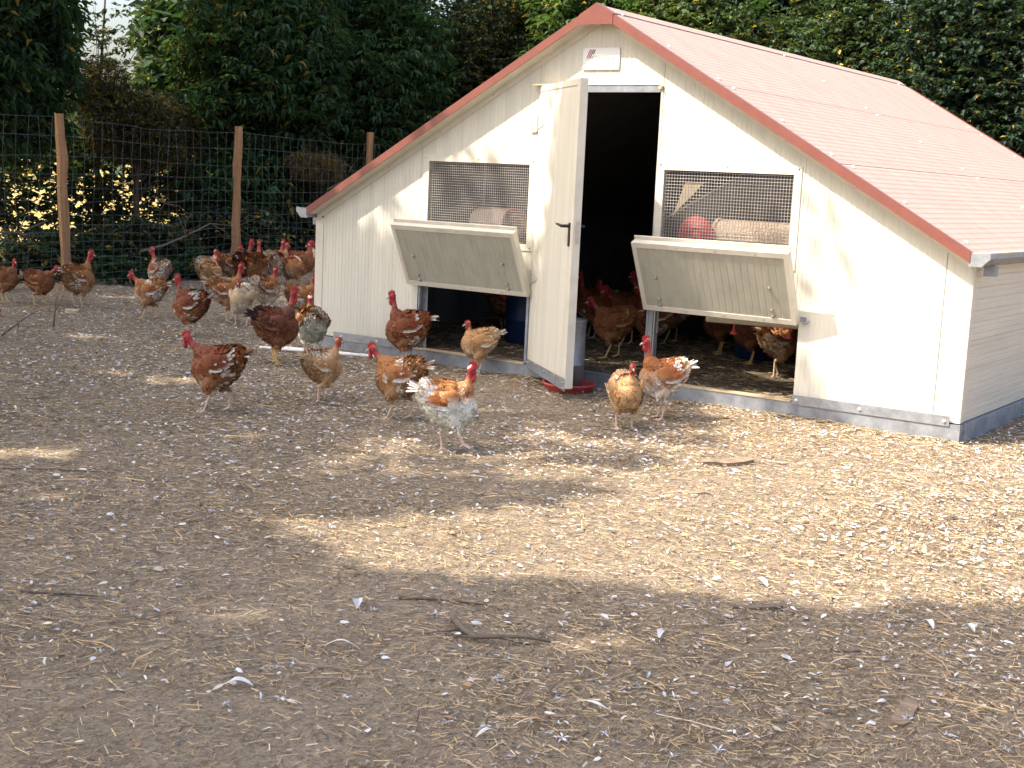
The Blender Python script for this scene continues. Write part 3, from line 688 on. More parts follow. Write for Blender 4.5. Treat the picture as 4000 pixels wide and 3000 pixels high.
b = MB(); b.prism([(3.055, 1.150), (3.10, 1.22), (3.275, 1.392), (3.138, 1.392)], .040, .046); bd = b.build('sun_patch_board', M['board']); tag(bd, 'beige board shaped as a patch of sunlight behind the right mesh window', 'board')  # added board, stands in for a sunlit patch on the inner panel
MB().tube([(3.06, .038, 1.16), (3.12, .037, 1.235), (3.20, .037, 1.31), (3.265, .037, 1.385)], .003, 5).build('cord', M['stick'], bd)
for px, py, lab in ((1.30, 1.05, 'blue plastic drum inside, behind the left pop hole'), (2.95, 1.75, 'blue plastic drum inside, behind the right pop hole')):
    r_ = empty('blue_drum', (px, py, .09)); tag(r_, lab, 'drum', 'blue drums inside the house')
    MB().lathe([(.17, .0), (.185, .02), (.185, .18), (.192, .19), (.185, .2), (.185, .40), (.192, .41), (.185, .42), (.18, .55), (.15, .57)], (px, py, .09), 28).build('barrel', M['blue'], r_, True)
    MB().lathe([(.155, .57), (.155, .585), (0, .59)], (px, py, .09), 28).build('lid', M['dark'], r_)
r_ = empty('drinker_line', (3.1, .6, .5)); tag(r_, 'pale drinker pipe with a red bell cup seen through the right pop hole', 'drinker')
MB().tube([(3.22, .30, .510), (4.5, .62, .510)], .020, 14).build('pipe', M['cream_trim'], r_)
MB().tube([(3.2165, .2991, .510), (3.2205, .3001, .510)], .013, 14).build('pipe_bore', M['stick'], r_)
b = MB(); b.lathe([(.007, .505), (.007, .47), (.011, .45), (.026, .432), (.026, .424), (0, .424)], (3.40, .345, 0), 16); b.build('bell_cup', M['red'], r_, True)
for k, x in enumerate((3.75, 4.1)):
    MB().lathe([(.007, .505), (.007, .47), (.011, .45), (.026, .432), (.026, .424), (0, .424)], (x, .345+(x-3.4)*.25, 0), 16).build('bell_cup', M['red'], r_, True)
MB().tube([(3.9, .47, .515), (3.9, .47, 1.65)], .004, 5).build('hanger', M['galv_dull'], r_)
pole_g = 'white poles lying by the house corner'
for k, (a, c2, lab) in enumerate((((-.05, -.36, .016), (.98, -.06, .014), 'upper of the two white poles lying by the left house corner'), ((-.12, -.46, .014), (.86, -.12, .014), 'lower of the two white poles lying by the left house corner'))):
    tag(MB().tube([a, [(p+q)/2 for p, q in zip(a, c2)], c2], .011, 8).build('white_pole', M['white'], smooth=True), lab, 'pole', pole_g)
# ---------------------------------------------------------------- wire fence on split posts
FD = Vector((-0.527, 2.822, 0)).normalized(); F0 = Vector((-4.56, 1.108, 0))
def fpt(s, z=0.0): return F0+FD*s+Vector((0, 0, z))
fence = empty('wire_fence', tuple(fpt(0))); tag(fence, 'stock wire fence on split chestnut posts along the trees', 'fence')
POSTS = [(-5.9, 1.82, 0, 0), (-2.95, 1.80, .02, .03), (0.0, 1.81, -.10, .0), (2.871, 1.84, .03, .02), (6.05, 1.93, .0, 0), (9.0, 1.82, .03, 0), (12.0, 1.8, 0, 0)]
for i, (s, h, lx, ly) in enumerate(POSTS):
    b = fpt(s); rng = np.random.default_rng(50+i); P = []; R = []; n = 9; Q = []
    for k in range(n):
        t_ = k/(n-1); z = -.05+t_*(h+.05)
        P.append((b.x+lx*t_*h/1.8+rng.normal(0, .007), b.y+ly*t_+rng.normal(0, .007), z)); R.append(.056-.010*t_+rng.normal(0, .004))
    m = MB().tube(P, R, 7); m.build('post', M['post'], fence)
WZ = [1.755, 1.57, 1.38, 1.22, 1.07, .935, .80, .69, .60, .51, .42, .34, .26, .18, .10]
S0, S1 = -6.0, 12.2; rng = np.random.default_rng(77)
def wz(z, s): return z+.012*math.sin(s*1.7+z*5)-.012*(1-abs(((s % 2.95)/2.95)*2-1))
off = Vector((FD.y, -FD.x, 0))*.062      # the wire runs on the yard side of the posts
for z in WZ:
    pts = [tuple(fpt(s)+off+Vector((0, 0, wz(z, s)+rng.normal(0, .007)))) for s in np.arange(S0, S1, .36)]
    MB().tube(pts, .0018, 4).build('line_wire', M['wire'], fence)
s = S0+.05
while s < S1:
    ph = rng.uniform(0, 6); pts = [tuple(fpt(s+.018*math.sin(z*6+ph)+rng.normal(0, .007))+off+Vector((0, 0, wz(z, s)))) for z in WZ[::2]+[.1]]
    pts[-1] = tuple(fpt(s)+off+Vector((0, 0, .09)))
    MB().tube(pts, .0015, 3).build('stay_wire', M['wire'], fence); s += .152+rng.normal(0, .004)

# ---------------------------------------------------------------- trees and bushes
LIT = np.array([(3.15, -4.02), (3.55, -3.70), (3.88, -3.25), (4.14, -3.0), (4.18, -2.68), (4.08, -1.99), (3.97, -1.21), (3.6, -0.45), (3.2, -.1), (3.2, .3), (5.45, 0.9), (7.2, .4), (7.0, -2.35), (5.92, -3.18), (5.70, -3.56), (5.42, -3.74), (5.06, -3.78), (4.82, -3.86), (4.68, -4.08), (4.32, -4.2), (3.85, -4.24)])
def in_poly(x, y, P):
    c = np.zeros(len(x), bool); j = len(P)-1
    for i in range(len(P)):
        (xi, yi), (xj, yj) = P[i], P[j]
        c ^= ((yi > y) != (yj > y)) & (x < (xj-xi)*(y-yi)/(yj-yi+1e-12)+xi); j = i
    return c
def shade_keep(P, rng):
    """where the crowns leave the yard and the house front in the sun there are no leaves between them and the sun"""
    s = np.array(SUN); n = len(P); keep = np.ones(n)
    t0 = P[:, 1]/s[1]; hx = P[:, 0]-s[0]*t0; hz = P[:, 2]-s[2]*t0         # on the front wall plane y=0
    wall = (P[:, 1] < 0) & (hx > -.3) & (hx < 5.1) & (hz > 0)
    tz = P[:, 2]/s[2]; gx_, gy_ = P[:, 0]-s[0]*tz, P[:, 1]-s[1]*tz
    g = ~wall; pol = in_poly(gx_, gy_, LIT)
    hole = np.zeros(n, bool); e1 = np.array([.6, .8])
    for cx_, cy_, a_, b_ in ((.66, -1.91, .30, .12), (.17, -1.99, .18, .10), (1.78, -3.81, .30, .13), (1.95, -3.95, .20, .10), (.57, -.35, .40, .14), (-3.0, 2.4, .5, .16), (-3.7, 1.2, .3, .14), (2.7, -1.06, .28, .12), (2.79, -2.42, .22, .12), (2.2, -2.9, .25, .12), (.9, -1.2, .2, .1), (3.0, -3.3, .3, .14), (2.6, -4.3, .22, .12), (3.4, -2.2, .3, .13), (-1.4, -.9, .3, .12), (3.3, -1.75, .25, .12), (4.3, -4.75, .2, .1), (5.2, -4.3, .22, .1), (3.9, -2.4, .25, .14), (3.75, -1.5, .2, .12), (3.5, -2.75, .3, .12), (2.95, -2.75, .22, .1), (3.15, -1.35, .22, .1)):
        dx_, dy_ = gx_-cx_, gy_-cy_; hole |= ((dx_*e1[0]+dy_*e1[1])/(a_+.13))**2+((dx_*e1[1]-dy_*e1[0])/(b_+.10))**2 < 1
    keep[g] = np.where(noise(gx_[g]*1.7+4, gy_[g]*1.7) > .70, .45, .97); keep[g & hole] = .05
    keep[g & pol] = 0.0
    over = wall & (hz > HA-K*np.abs(hx-2.5)-.25); keep[over] = 0.0
    w = wall & ~over
    kw = np.full(n, .006)
    left = np.clip((1.15-hx)/.25, 0, 1)*np.clip((1.22-.25*hx-hz)/.25, 0, 1); kw = np.maximum(kw, left*.84)
    for cx_, cz_, a_, b_ in ((.42, .98, .17, .07), (.66, .78, .10, .17), (.74, .36, .10, .16), (.93, .27, .05, .14), (.86, .98, .14, .12), (.70, .12, .05, .08)):
        q_ = ((hx-cx_)+(hz-cz_)*.45)/a_; q_ = q_*a_/(a_+.05); r2 = q_**2+((hz-cz_)/(b_+.08))**2; kw = np.where(r2 < 1, .08, kw)
    kw = np.where((hx > 1.0) & (hx < 2.0) & (hz < .6), .9, kw)
    kw = np.where((hx > 1.0) & (hx < 1.7) & (hz > 1.3), .16, kw)
    kw = np.where((hx > 3.85) & (hz < .34) & (hx < 4.35), .16, kw)
    keep[w] = kw[w]
    # the open door leaf
    dn_ = np.array([-math.sin(TH), -math.cos(TH), 0]); td = ((P-np.array([2.02, 0, 0]))@dn_)/(s@dn_); Q = P-s*td[:, None]; u = (Q[:, 0]-2.02)*math.cos(TH)-Q[:, 1]*math.sin(TH)
    dr = (td > 0) & (u > -.02) & (u < DW+.02) & (Q[:, 2] > 0) & (Q[:, 2] < 2.05)
    kd = np.where(u > .62+.10*np.sin(Q[:, 2]*5), .50, np.where((u > .34) & (Q[:, 2] < 1.85), .26, np.where(Q[:, 2] < .95, .24, .0)))
    keep[dr] = kd[dr]
    return rng.random(n) < keep
def spray(P, rng, k, L0, L1, ratio, droop, pitch=(-.5, .5)):
    """rosettes of k leaves about twig ends P"""
    n = len(P); A = rng.uniform(0, 2*math.pi, (n, 1))+np.arange(k)[None]*2*math.pi/k+rng.normal(0, .35, (n, k))
    e = rng.uniform(pitch[0], pitch[1], (n, 1))+rng.normal(0, .22, (n, k))
    D = np.stack([np.cos(A)*np.cos(e), np.sin(A)*np.cos(e), np.sin(e)], -1).reshape(-1, 3)
    N = np.stack([-np.cos(A)*np.sin(e), -np.sin(A)*np.sin(e), np.cos(e)], -1).reshape(-1, 3)+rng.normal(0, .35, (n*k, 3))
    N = unit(N-D*np.sum(N*D, 1, keepdims=True)); L = rng.uniform(L0, L1, n*k)
    B = np.repeat(P, k, 0)+D*L[:, None]*.08+rng.normal(0, .012, (n*k, 3))
    return leafcards(B, D, N, L, L*rng.uniform(ratio*.8, ratio*1.2, n*k), np.clip(rng.normal(droop, .15, (n*k, 1)), -.1, .7))
def crown_points(n, c, r, rng, clump=.9, thr=.42, power=.45):
    d = unit(rng.normal(0, 1, (n, 3))); q = rng.random(n)**power
    P = np.array(c)+d*q[:, None]*np.array(r)*(0.85+.3*noise(d[:, 0]*2+c[0], d[:, 1]*2+c[1], d[:, 2]*2)[:, None])
    f = noise(P[:, 0]/clump+c[1], P[:, 1]/clump, P[:, 2]/clump)*.7+noise(P[:, 0]/clump*2.7, P[:, 1]/clump*2.7+c[0], P[:, 2]/clump*2.7)*.3
    return P[f > thr]
def limbs(b, base, P, rng, r0, top, count):
    base = Vector(base); mid = Vector((base.x+rng.normal(0, .12), base.y+rng.normal(0, .12), top*.45)); tp = Vector((base.x+rng.normal(0, .25), base.y+rng.normal(0, .25), top))
    b.tube([base+Vector((0, 0, -.05)), base+Vector((0, 0, .25)), mid, tp], [r0*1.25, r0, r0*.7, r0*.15], 8)
    if len(P) == 0: return
    for k in rng.choice(len(P), min(count, len(P)), replace=False):
        e = Vector(P[k]); t_ = min(max(e.z/top*.65+rng.normal(0, .05), .08), .9)
        s_ = (base+Vector((0, 0, .25))).lerp(mid, t_/.5) if t_ < .5 else mid.lerp(tp, (t_-.5)/.5)
        c_ = s_.lerp(e, .5)+Vector((rng.normal(0, .12), rng.normal(0, .12), rng.normal(.08, .1)))
        rr = r0*(.30-.18*t_); b.tube([s_, c_, e], [rr, rr*.6, rr*.18], 5)
def greens(n, base, rng, var=.35, odd=.03, oddc=(.30, .22, .05)):
    c = np.array(base)[None]*np.array([.9, 1.02, 1.35])*rng.uniform(1-var, 1+var, (n, 1))*rng.uniform(.88, 1.12, (n, 3))  # blue shift puts the haze over the trees into the leaf colour
    k = rng.random(n) < odd; c[k] = np.array(oddc)*rng.uniform(.6, 1.1, (k.sum(), 1)); return c
def tree(name, label, cat, base, blobs, top, seed, kind='chestnut', col=(.045, .085, .03), dens=1.0, mask=False, group=None, r0=.09, odd=.03, leaf=None, view=True, gap=None, thr=.42):
    rng = np.random.default_rng(seed); P = np.concatenate([crown_points(int(n*dens*(1.9 if mask else {'chestnut': 2.7, 'big': 2.3, 'fine': 2.0}.get(kind, 2.3))), c, r, rng, thr=thr) for (c, r, n) in blobs])
    P = P[P[:, 2] > .05]; P = P[~((P[:, 0] > -.2) & (P[:, 0] < 5.2) & (P[:, 1] > -.2) & (P[:, 1] < 5.9) & (P[:, 2] < 2.7))]
    if gap is not None: P = P[gap(P)]
    if mask: P = P[shade_keep(P, rng)]
    # nothing hangs between the standpoint and the yard
    rel = P-CAM; fw = rel@np.array(_f); sd = np.abs(rel@np.array(_r)); up = rel@np.array(_u)
    if mask: P = P[~((fw > 0) & (sd < fw*.44) & (up < fw*.36))]
    root = empty(name, (base[0], base[1], 0)); tag(root, label, cat, group)
    if kind == 'chestnut':
        k = 6; V, F = spray(P, rng, k, *(leaf or (.10, .17)), .32, .28, (-.75, .25))
    elif kind == 'big':
        k = 5; V, F = spray(P, rng, k, *(leaf or ((.14, .23) if mask else (.20, .32))), .48, .2, (-.6, .4))
    elif kind == 'fine':
        k = 9; V, F = spray(P, rng, k, *(leaf or (.04, .085)), .18, .1, (-.9, .9))
    else:
        k = 7; V, F = spray(P, rng, k, *(leaf or (.055, .10)), .64, .12, (-.9, .7))
    sh = 1+.35*(np.repeat(noise(P[:, 0]*1.6, P[:, 1]*1.6, P[:, 2]*1.6), k)-.5)
    c = greens(len(P)*k, col, rng, .3, odd)*sh[:, None]
    tag(mk('crown', V, F, M['leaf'] if kind in ('chestnut', 'big') else M['leaf2'], root, col=np.repeat(c, 4, 0)), kind='stuff')
    b = MB(); limbs(b, (base[0], base[1], 0), P, rng, r0, top, 26 if view else 14); b.build('trunk', M['bark'], root, True)
    return root, P, rng
G1 = 'trees behind the wire fence'; G2 = 'trees behind the poultry house'
# seen trees, left to right
r_, P, rng = tree('chestnut_tree', 'chestnut tree with spiny green burrs at the left edge behind the fence', 'tree', (-7.0, 1.1),
    [((-6.7, 1.55, 2.55), (.95, 1.2, 1.35), 1900), ((-7.6, 1.3, 5.6), (2.0, 2.9, 1.4), 1500)], 6.2, 101, group=G1, r0=.11, thr=.36)
burr = MB(); rr = np.random.default_rng(3)
for d in unit(rr.normal(0, 1, (46, 3))):
    d = Vector(d); a = d.orthogonal().normalized()*.007; c_ = d.cross(a)
    burr.add([d*.018+a, d*.018-a*.5+c_*.8, d*.018-a*.5-c_*.8, d*.040], [(0, 1, 3), (1, 2, 3), (2, 0, 3)])
burr.lathe([(0, -.022), (.016, -.015), (.022, 0), (.016, .015), (0, .022)], (0, 0, 0), 8)
M['burr'] = mat_plain('green_burr', (.26, .30, .05), .7, var=.2, scale=30); bd_ = mesh_data('burr', burr.V, burr.F, M['burr'])
front = P[(P[:, 0] > -6.6) & (P[:, 2] > 1.6) & (P[:, 2] < 3.4) & (P[:, 1] > 1.5)]
for k in rng.choice(len(front), min(16, len(front)), replace=False):
    for q in range(2):
        o = bpy.data.objects.new('burr', bd_); COL.objects.link(o); o.parent = r_
        o.location = Vector(front[k]+rng.normal(0, .03, 3)+np.array([.05, -.03, -.02]))-origin(r_); o.rotation_euler = tuple(rng.uniform(0, 6, 3)); s_ = rng.uniform(.8, 1.15); o.scale = (s_,)*3
tree('ash_sapling', 'thin leaved sapling half veiling the bright gap at the upper left', 'tree', (-8.6, 4.6),
    [((-8.4, 4.5, 3.0), (.6, 1.1, 1.0), 120)], 4.2, 112, 'small', (.05, .075, .03), group=G1, r0=.04, odd=.05, leaf=(.05, .09), thr=.45)
tree('dry_conifer', 'brownish half dead conifer behind the fence between two chestnuts', 'tree', (-7.0, 4.0),
    [((-7.0, 4.1, 1.80), (.6, .95, .5), 1700), ((-7.2, 3.6, 2.2), (.4, .45, .45), 500), ((-7.1, 4.7, 1.3), (.45, .6, .6), 700)], 2.4, 102, 'fine', (.062, .062, .032), group=G1, r0=.05, odd=.18, thr=.42)
tree('chestnut_tree', 'chestnut tree with drooping leaves directly behind the second fence post', 'tree', (-7.3, 6.2),
    [((-7.0, 6.2, 2.7), (1.1, 1.55, 1.6), 2100), ((-8.0, 5.6, 5.9), (1.8, 2.2, 1.3), 1100), ((-6.6, 5.9, 1.0), (.6, 1.3, .7), 420)], 6.4, 103, group=G1, r0=.12, thr=.36)
tree('chestnut_tree', 'broad dark chestnut tree behind the third fence post', 'tree', (-7.6, 8.9),
    [((-7.2, 8.8, 2.7), (1.3, 1.7, 1.9), 2300), ((-8.2, 8.8, 5.9), (1.8, 2.0, 1.4), 900), ((-6.7, 8.6, 1.1), (.6, 1.5, .9), 500)], 6.6, 104, group=G1, r0=.12, thr=.38)
tree('thorn_tree', 'twiggy thin leaved tree left of the roof apex', 'tree', (-6.8, 11.3),
    [((-6.7, 11.2, 2.8), (1.3, 1.6, 2.0), 3200)], 4.6, 105, 'small', (.050, .062, .03), group=G1, r0=.08, odd=.10, thr=.40)
tree('chestnut_tree', 'sunlit chestnut tree above the left roof slope', 'tree', (-4.9, 12.0),
    [((-4.9, 11.8, 3.7), (1.6, 1.3, 1.5), 2300), ((-4.8, 12.0, 1.5), (1.3, 1.0, 1.1), 700)], 5.4, 106, col=(.085, .135, .038), group=G2, r0=.12, thr=.36)  # lighter leaf colour than the other chestnuts, sunlight put into it
for i, (x, y, lab, c, kd, th_) in enumerate((
        (-2.6, 11.7, 'ragged small leaved tree right behind the roof apex', (.075, .105, .035), 'small', .37),
        (-.5, 12.0, 'bushy green tree over the middle of the roof ridge', (.058, .088, .034), 'small', .34),
        (1.4, 11.6, 'dense dark ivy clad tree over the far end of the ridge', (.038, .062, .032), 'small', .30),
        (3.4, 11.3, 'dark ivy clad tree over the right roof edge', (.032, .054, .031), 'small', .30))):
    tree('ivy_tree', lab, 'tree', (x, y), [((x, y-.2, 2.6), (1.5, 1.2, 2.3), 4300), ((x, y+.3, 5.6), (1.6, 1.3, 1.5), 150), ((x, y-.1, .7), (1.3, 1.0, .8), 120)], 5.6, 120+i, kd, c, group=G2, r0=.11, odd=.04, thr=th_)
# a second row behind, closing most of the gaps
for i, (x, y, z, rx, ry, rz, lab, n_) in enumerate((
        (-9.3, 3.0, 2.9, 1.0, 1.45, 1.3, 'dark tree in the second row left of the bright gap', 900),
        (-10.0, 8.4, 3.1, 1.2, 1.75, 1.7, 'dark tree in the second row right of the bright gap', 1100),
        (-10.2, 11.9, 3.1, 1.3, 2.0, 1.9, 'dark tree in the second row behind the broad chestnut', 1200),
        (-9.4, 15.2, 3.2, 1.8, 1.7, 2.1, 'dark tree in the second row behind the twiggy tree', 1200),
        (-6.0, 15.0, 3.1, 2.0, 1.3, 2.2, 'dark tree in the second row left of the roof apex', 1300),
        (-2.6, 14.6, 3.1, 2.0, 1.2, 2.3, 'dark tree in the second row behind the roof apex', 1300),
        (.7, 14.4, 3.1, 2.0, 1.2, 2.3, 'dark tree in the second row behind the roof ridge', 1300),
        (3.9, 14.0, 3.1, 2.0, 1.2, 2.3, 'dark tree in the second row at the far right', 1200))):
    tree('background_tree', lab, 'tree', (x, y), [((x, y, z), (rx, ry, rz), n_)], z+rz*.8, 220+i, 'big', (.034, .062, .026), group='second row of trees', r0=.12, odd=.02, thr=.36)
for i, (x, y, h, n_, lab) in enumerate((
        (-7.9, 2.3, 1.5, 370, 'thin undergrowth shrub below the chestnut at the left edge'), (-7.8, 4.0, 1.5, 330, 'thin undergrowth shrub below the dry conifer'),
        (-7.9, 6.4, 1.45, 800, 'undergrowth shrub below the chestnut at the second post'), (-7.9, 8.8, 1.6, 1100, 'undergrowth shrub below the broad dark chestnut'), (-7.4, 11.2, 1.6, 1100, 'undergrowth shrub below the twiggy tree'))):
    tree('undergrowth_shrub', lab, 'shrub', (x, y), [((x, y, h*.55), (.7, 1.25, h*.6), n_)], h, 240+i, 'small', (.040, .062, .028), group='undergrowth below the trees', r0=.03, odd=.08, leaf=(.06, .11), thr=.42)
# low bushes and weeds along the fence
for i, (s, dx, h, lab, c, kd, n_) in enumerate((
        (-1.2, 1.0, .55, 'low bramble bush at the left end of the fence', (.040, .060, .028), 'small', 260),
        (.9, 1.15, .50, 'low dark bramble bush right of the first fence post', (.035, .055, .028), 'small', 260),
        (2.3, 1.0, .62, 'bramble bush just left of the second fence post', (.045, .058, .03), 'small', 520),
        (4.0, .9, .80, 'dense bramble bush behind the hens by the house corner', (.034, .052, .028), 'small', 800),
        (5.6, .9, 1.05, 'tall bramble bush behind the fence beside the house wall', (.040, .050, .028), 'small', 1000),
        (7.5, 1.0, 1.1, 'bramble bush behind the fence hidden behind the eaves', (.040, .050, .028), 'small', 900))):
    p = fpt(s)-off.normalized()*dx
    tree('bramble_bush', lab, 'bush', (p.x, p.y), [((p.x, p.y, h*.52), (.62, .85, h*.55), n_)], h, 140+i, kd, c, group='bramble bushes along the fence', r0=.015, odd=.12, thr=.36)
p = fpt(5.4)-off.normalized()*.45
tree('dry_shrub', 'tuft of dry brown twigs hanging on the fence near the eaves', 'shrub', (p.x, p.y), [((p.x, p.y, 1.45), (.25, .55, .28), 420)], 1.5, 160, 'fine', (.16, .115, .07), r0=.012, odd=.3, thr=.35)
for i, (s, dx, n_) in enumerate(((1.55, .10, 60), (2.25, .12, 70), (3.3, .16, 60), (3.9, .12, 50), (1.0, .2, 30))):
    p = fpt(s)-off.normalized()*dx
    tree('weed', ['nettle like weed by the fence foot left of the second post', 'leafy green weed right below the second fence post', 'green weed at the fence behind the crowded hens', 'green weed at the fence beside the house corner', 'small weed at the fence foot behind the hens on the left'][i], 'weed', (p.x, p.y), [((p.x, p.y, .15), (.16, .26, .17), n_)], .28, 165+i, 'small', (.042, .082, .032), group='weeds at the foot of the fence', r0=.006, odd=.02, thr=.25)
# trees beside and behind the place one stands, whose crowns shade the yard
G3 = 'tall trees shading the yard from the left'
for i, (base, blobs, top, lab) in enumerate((
        ((-6.6, -2.6), [((-6.0, -2.4, 6.2), (3.2, 2.6, 1.9), 3000), ((-2.9, -3.6, 6.6), (1.7, 1.7, .9), 1300), ((-1.9, -4.8, 6.8), (1.6, 1.4, .8), 900), ((-.8, -3.9, 7.0), (1.2, 1.3, .8), 900), ((1.0, -3.5, 6.6), (.8, .8, .5), 200)], 7.4, 'tall shade tree left of the view beside the fence'),
        ((-5.4, -6.6), [((-3.9, -5.6, 7.0), (3.2, 3.0, 1.6), 3300)], 8.0, 'tall shade tree left of the view at the fence end'),
        ((-1.9, -8.9), [((-1.4, -7.6, 7.2), (3.0, 2.6, 1.4), 3000)], 8.2, 'tall shade tree left of the standpoint'),
        ((1.5, -11.6), [((.9, -9.9, 7.2), (3.2, 2.2, 1.3), 3000), ((2.6, -8.2, 7.0), (1.9, 1.7, 1.0), 1400)], 8.2, 'tall shade tree behind the standpoint'))):
    tree('shade_tree', lab, 'tree', base, blobs, top, 180+i, 'big', (.05, .09, .03), mask=True, group=G3, r0=.17, view=False, thr=.30)
# dead branches caught in the fence
def branch(name, label, cat, pts, r, twigs, seed, mat='stick', group=None):
    rng = np.random.default_rng(seed); pts = [Vector(p) for p in pts]; b = MB(); n = len(pts)
    b.tube(pts, [r*(1-.7*i/(n-1)) for i in range(n)], 6)
    for k in range(twigs):
        i = rng.integers(1, n-1); a = pts[i]; d = (pts[i+1]-pts[i-1]).normalized(); e = a+d*rng.uniform(.08, .3)+Vector(rng.normal(0, .12, 3))
        b.tube([a, (a+e)/2+Vector(rng.normal(0, .02, 3)), e], [r*.4, r*.3, r*.12], 5)
    return tag(b.build(name, M[mat], smooth=True), label, cat, group)
def fb(s, z, d=.16): return tuple(fpt(s, z)-off.normalized()*d)
branch('dead_branch', 'long pale dead branch leaning behind the fence left of the second post', 'branch', [fb(1.35, .36), fb(1.75, .42), fb(2.15, .52), fb(2.6, .66), fb(3.1, .62), fb(3.45, .48)], .016, 9, 201)
branch('dead_branch', 'thin bare branch behind the fence right of the second post', 'branch', [fb(3.0, .62), fb(3.1, .78), fb(3.22, .98)], .010, 2, 202)
branch('dead_branch', 'grey dead branches heaped behind the fence at the left edge', 'branch', [fb(-1.6, .50), fb(-1.0, .62), fb(-.5, .60), fb(-.1, .72)], .018, 12, 203)
branch('dead_branch', 'short curved dead branch behind the fence between the two left posts', 'branch', [fb(1.55, .98), fb(1.75, .90), fb(1.95, .86)], .011, 3, 204)
branch('dead_branch', 'bare dark branch hanging beside the roof eaves behind the fence', 'branch', [fb(5.2, 1.1), fb(5.7, 1.25), fb(6.3, 1.3)], .010, 5, 205)

# a wood far off across the field
rng = np.random.default_rng(90); n = 9000; yy = rng.uniform(-40, 150, n); hh = 2.6+3.0*noise(yy*.12, 0)+1.2*noise(yy*.5, 4); P = np.stack([-62+rng.normal(0, 2.5, n), yy, hh*rng.random(n)**.7], -1)
D = unit(rng.normal(0, 1, (n, 3))); N = unit(np.cross(D, rng.normal(0, 1, (n, 3)))); L = rng.uniform(.6, 1.3, n); V, F = leafcards(P, D, N, L, L*.7)
tag(mk('far_wood', V, F, M['leaf2'], col=np.repeat(greens(n, (.06, .09, .03), rng), 4, 0)), 'far wood beyond the dry field behind the fence', 'wood', kind='stuff')
def gp(x, y, dz=0.0): return (x, y, float(hgt(x, y))+dz)
# ---------------------------------------------------------------- naked neck hens
def loft(pts, ry, rz, n=12):
    """closed tube of elliptic rings; ring j at pts[j], half width ry (sideways), half height rz"""
    pts = np.asarray(pts, float); k = len(pts); ry = np.broadcast_to(ry, (k,)); rz = np.broadcast_to(rz, (k,))
    T = np.gradient(pts, axis=0); T = unit(T); V = []
    for i in range(k):
        ref = np.array([0, 1.0, 0]) if abs(T[i][1]) < .8 else np.array([1.0, 0, 0])
        s_ = ref-T[i]*np.dot(ref, T[i]); s_ /= np.linalg.norm(s_); u_ = np.cross(T[i], s_)
        for j in range(n):
            a = 2*math.pi*j/n; V.append(pts[i]+s_*ry[i]*math.cos(a)+u_*rz[i]*math.sin(a))
    F = [(i*n+j, i*n+(j+1) % n, (i+1)*n+(j+1) % n, (i+1)*n+j) for i in range(k-1) for j in range(n)]
    F += [tuple(range(n-1, -1, -1)), tuple((k-1)*n+j for j in range(n))]
    return V, F
def spline(P, n):
    P = np.asarray(P, float); k = len(P); out = []
    for t_ in np.linspace(0, k-1, n):
        i = min(int(t_), k-2); f = t_-i; p0, p1, p2, p3 = P[max(i-1, 0)], P[i], P[i+1], P[min(i+2, k-1)]
        out.append(.5*((2*p1)+(-p0+p2)*f+(2*p0-5*p1+4*p2-p3)*f*f+(-p0+3*p1-3*p2+p3)*f**3))
    return np.array(out)
BODY = [(-.152, .316, .010, .014), (-.124, .300, .050, .054), (-.078, .268, .084, .088), (-.022, .241, .099, .110), (.034, .233, .100, .117), (.082, .250, .082, .097), (.108, .276, .052, .062), (.120, .296, .016, .020)]
NECKS = {   # feathered root, then bare neck, head centre, beak direction (x forward, y left, z up)
    'up':    [(.068, 0, .290), (.098, 0, .330), (.108, 0, .368), (.116, 0, .404)],
    'tall':  [(.064, 0, .293), (.094, 0, .342), (.104, 0, .392), (.116, 0, .438)],
    'fwd':   [(.072, 0, .285), (.118, 0, .320), (.150, 0, .348), (.182, 0, .378)],
    'back':  [(.064, 0, .293), (.088, 0, .325), (.090, 0, .355), (.100, 0, .380)],
    'low':   [(.080, 0, .262), (.137, 0, .262), (.175, 0, .240), (.205, 0, .212)],
}
SCHEME = {  # back, breast, belly, wing, wing bar, tail, tail tip, legs
    'red':   ((.150, .040, .014), (.165, .052, .019), (.235, .110, .048), (.115, .028, .011), (.62, .56, .50), (.150, .045, .016), (.62, .58, .54), (.46, .36, .30)),
    'brown': ((.200, .068, .022), (.180, .070, .028), (.220, .100, .045), (.165, .050, .018), (.40, .24, .12), (.170, .055, .020), (.45, .32, .2), (.50, .36, .16)),
    'amber': ((.300, .120, .034), (.250, .120, .050), (.290, .165, .085), (.200, .066, .022), (.64, .58, .50), (.270, .115, .040), (.60, .52, .42), (.48, .36, .24)),
    'tan':   ((.370, .205, .090), (.350, .190, .082), (.400, .250, .130), (.350, .185, .078), (.60, .54, .44), (.430, .310, .190), (.62, .57, .50), (.50, .37, .28)),
    'white': ((.300, .130, .045), (.600, .540, .470), (.640, .570, .480), (.250, .090, .027), (.68, .67, .66), (.580, .510, .430), (.67, .65, .62), (.55, .40, .33)),
    'pied':  ((.270, .092, .026), (.330, .190, .100), (.560, .500, .430), (.230, .080, .025), (.66, .64, .62), (.550, .440, .330), (.66, .63, .59), (.52, .37, .30)),
    'cream': ((.460, .340, .210), (.420, .300, .160), (.560, .500, .410), (.400, .240, .110), (.62, .58, .52), (.560, .480, .380), (.62, .58, .54), (.50, .38, .28)),
    'dark':  ((.110, .033, .014), (.100, .032, .014), (.170, .072, .030), (.060, .020, .011), (.190, .085, .035), (.035, .016, .012), (.020, .013, .012), (.56, .38, .13)),
}
def mixc(a, b, t): return np.asarray(a)*(1-t)+np.asarray(b)*t
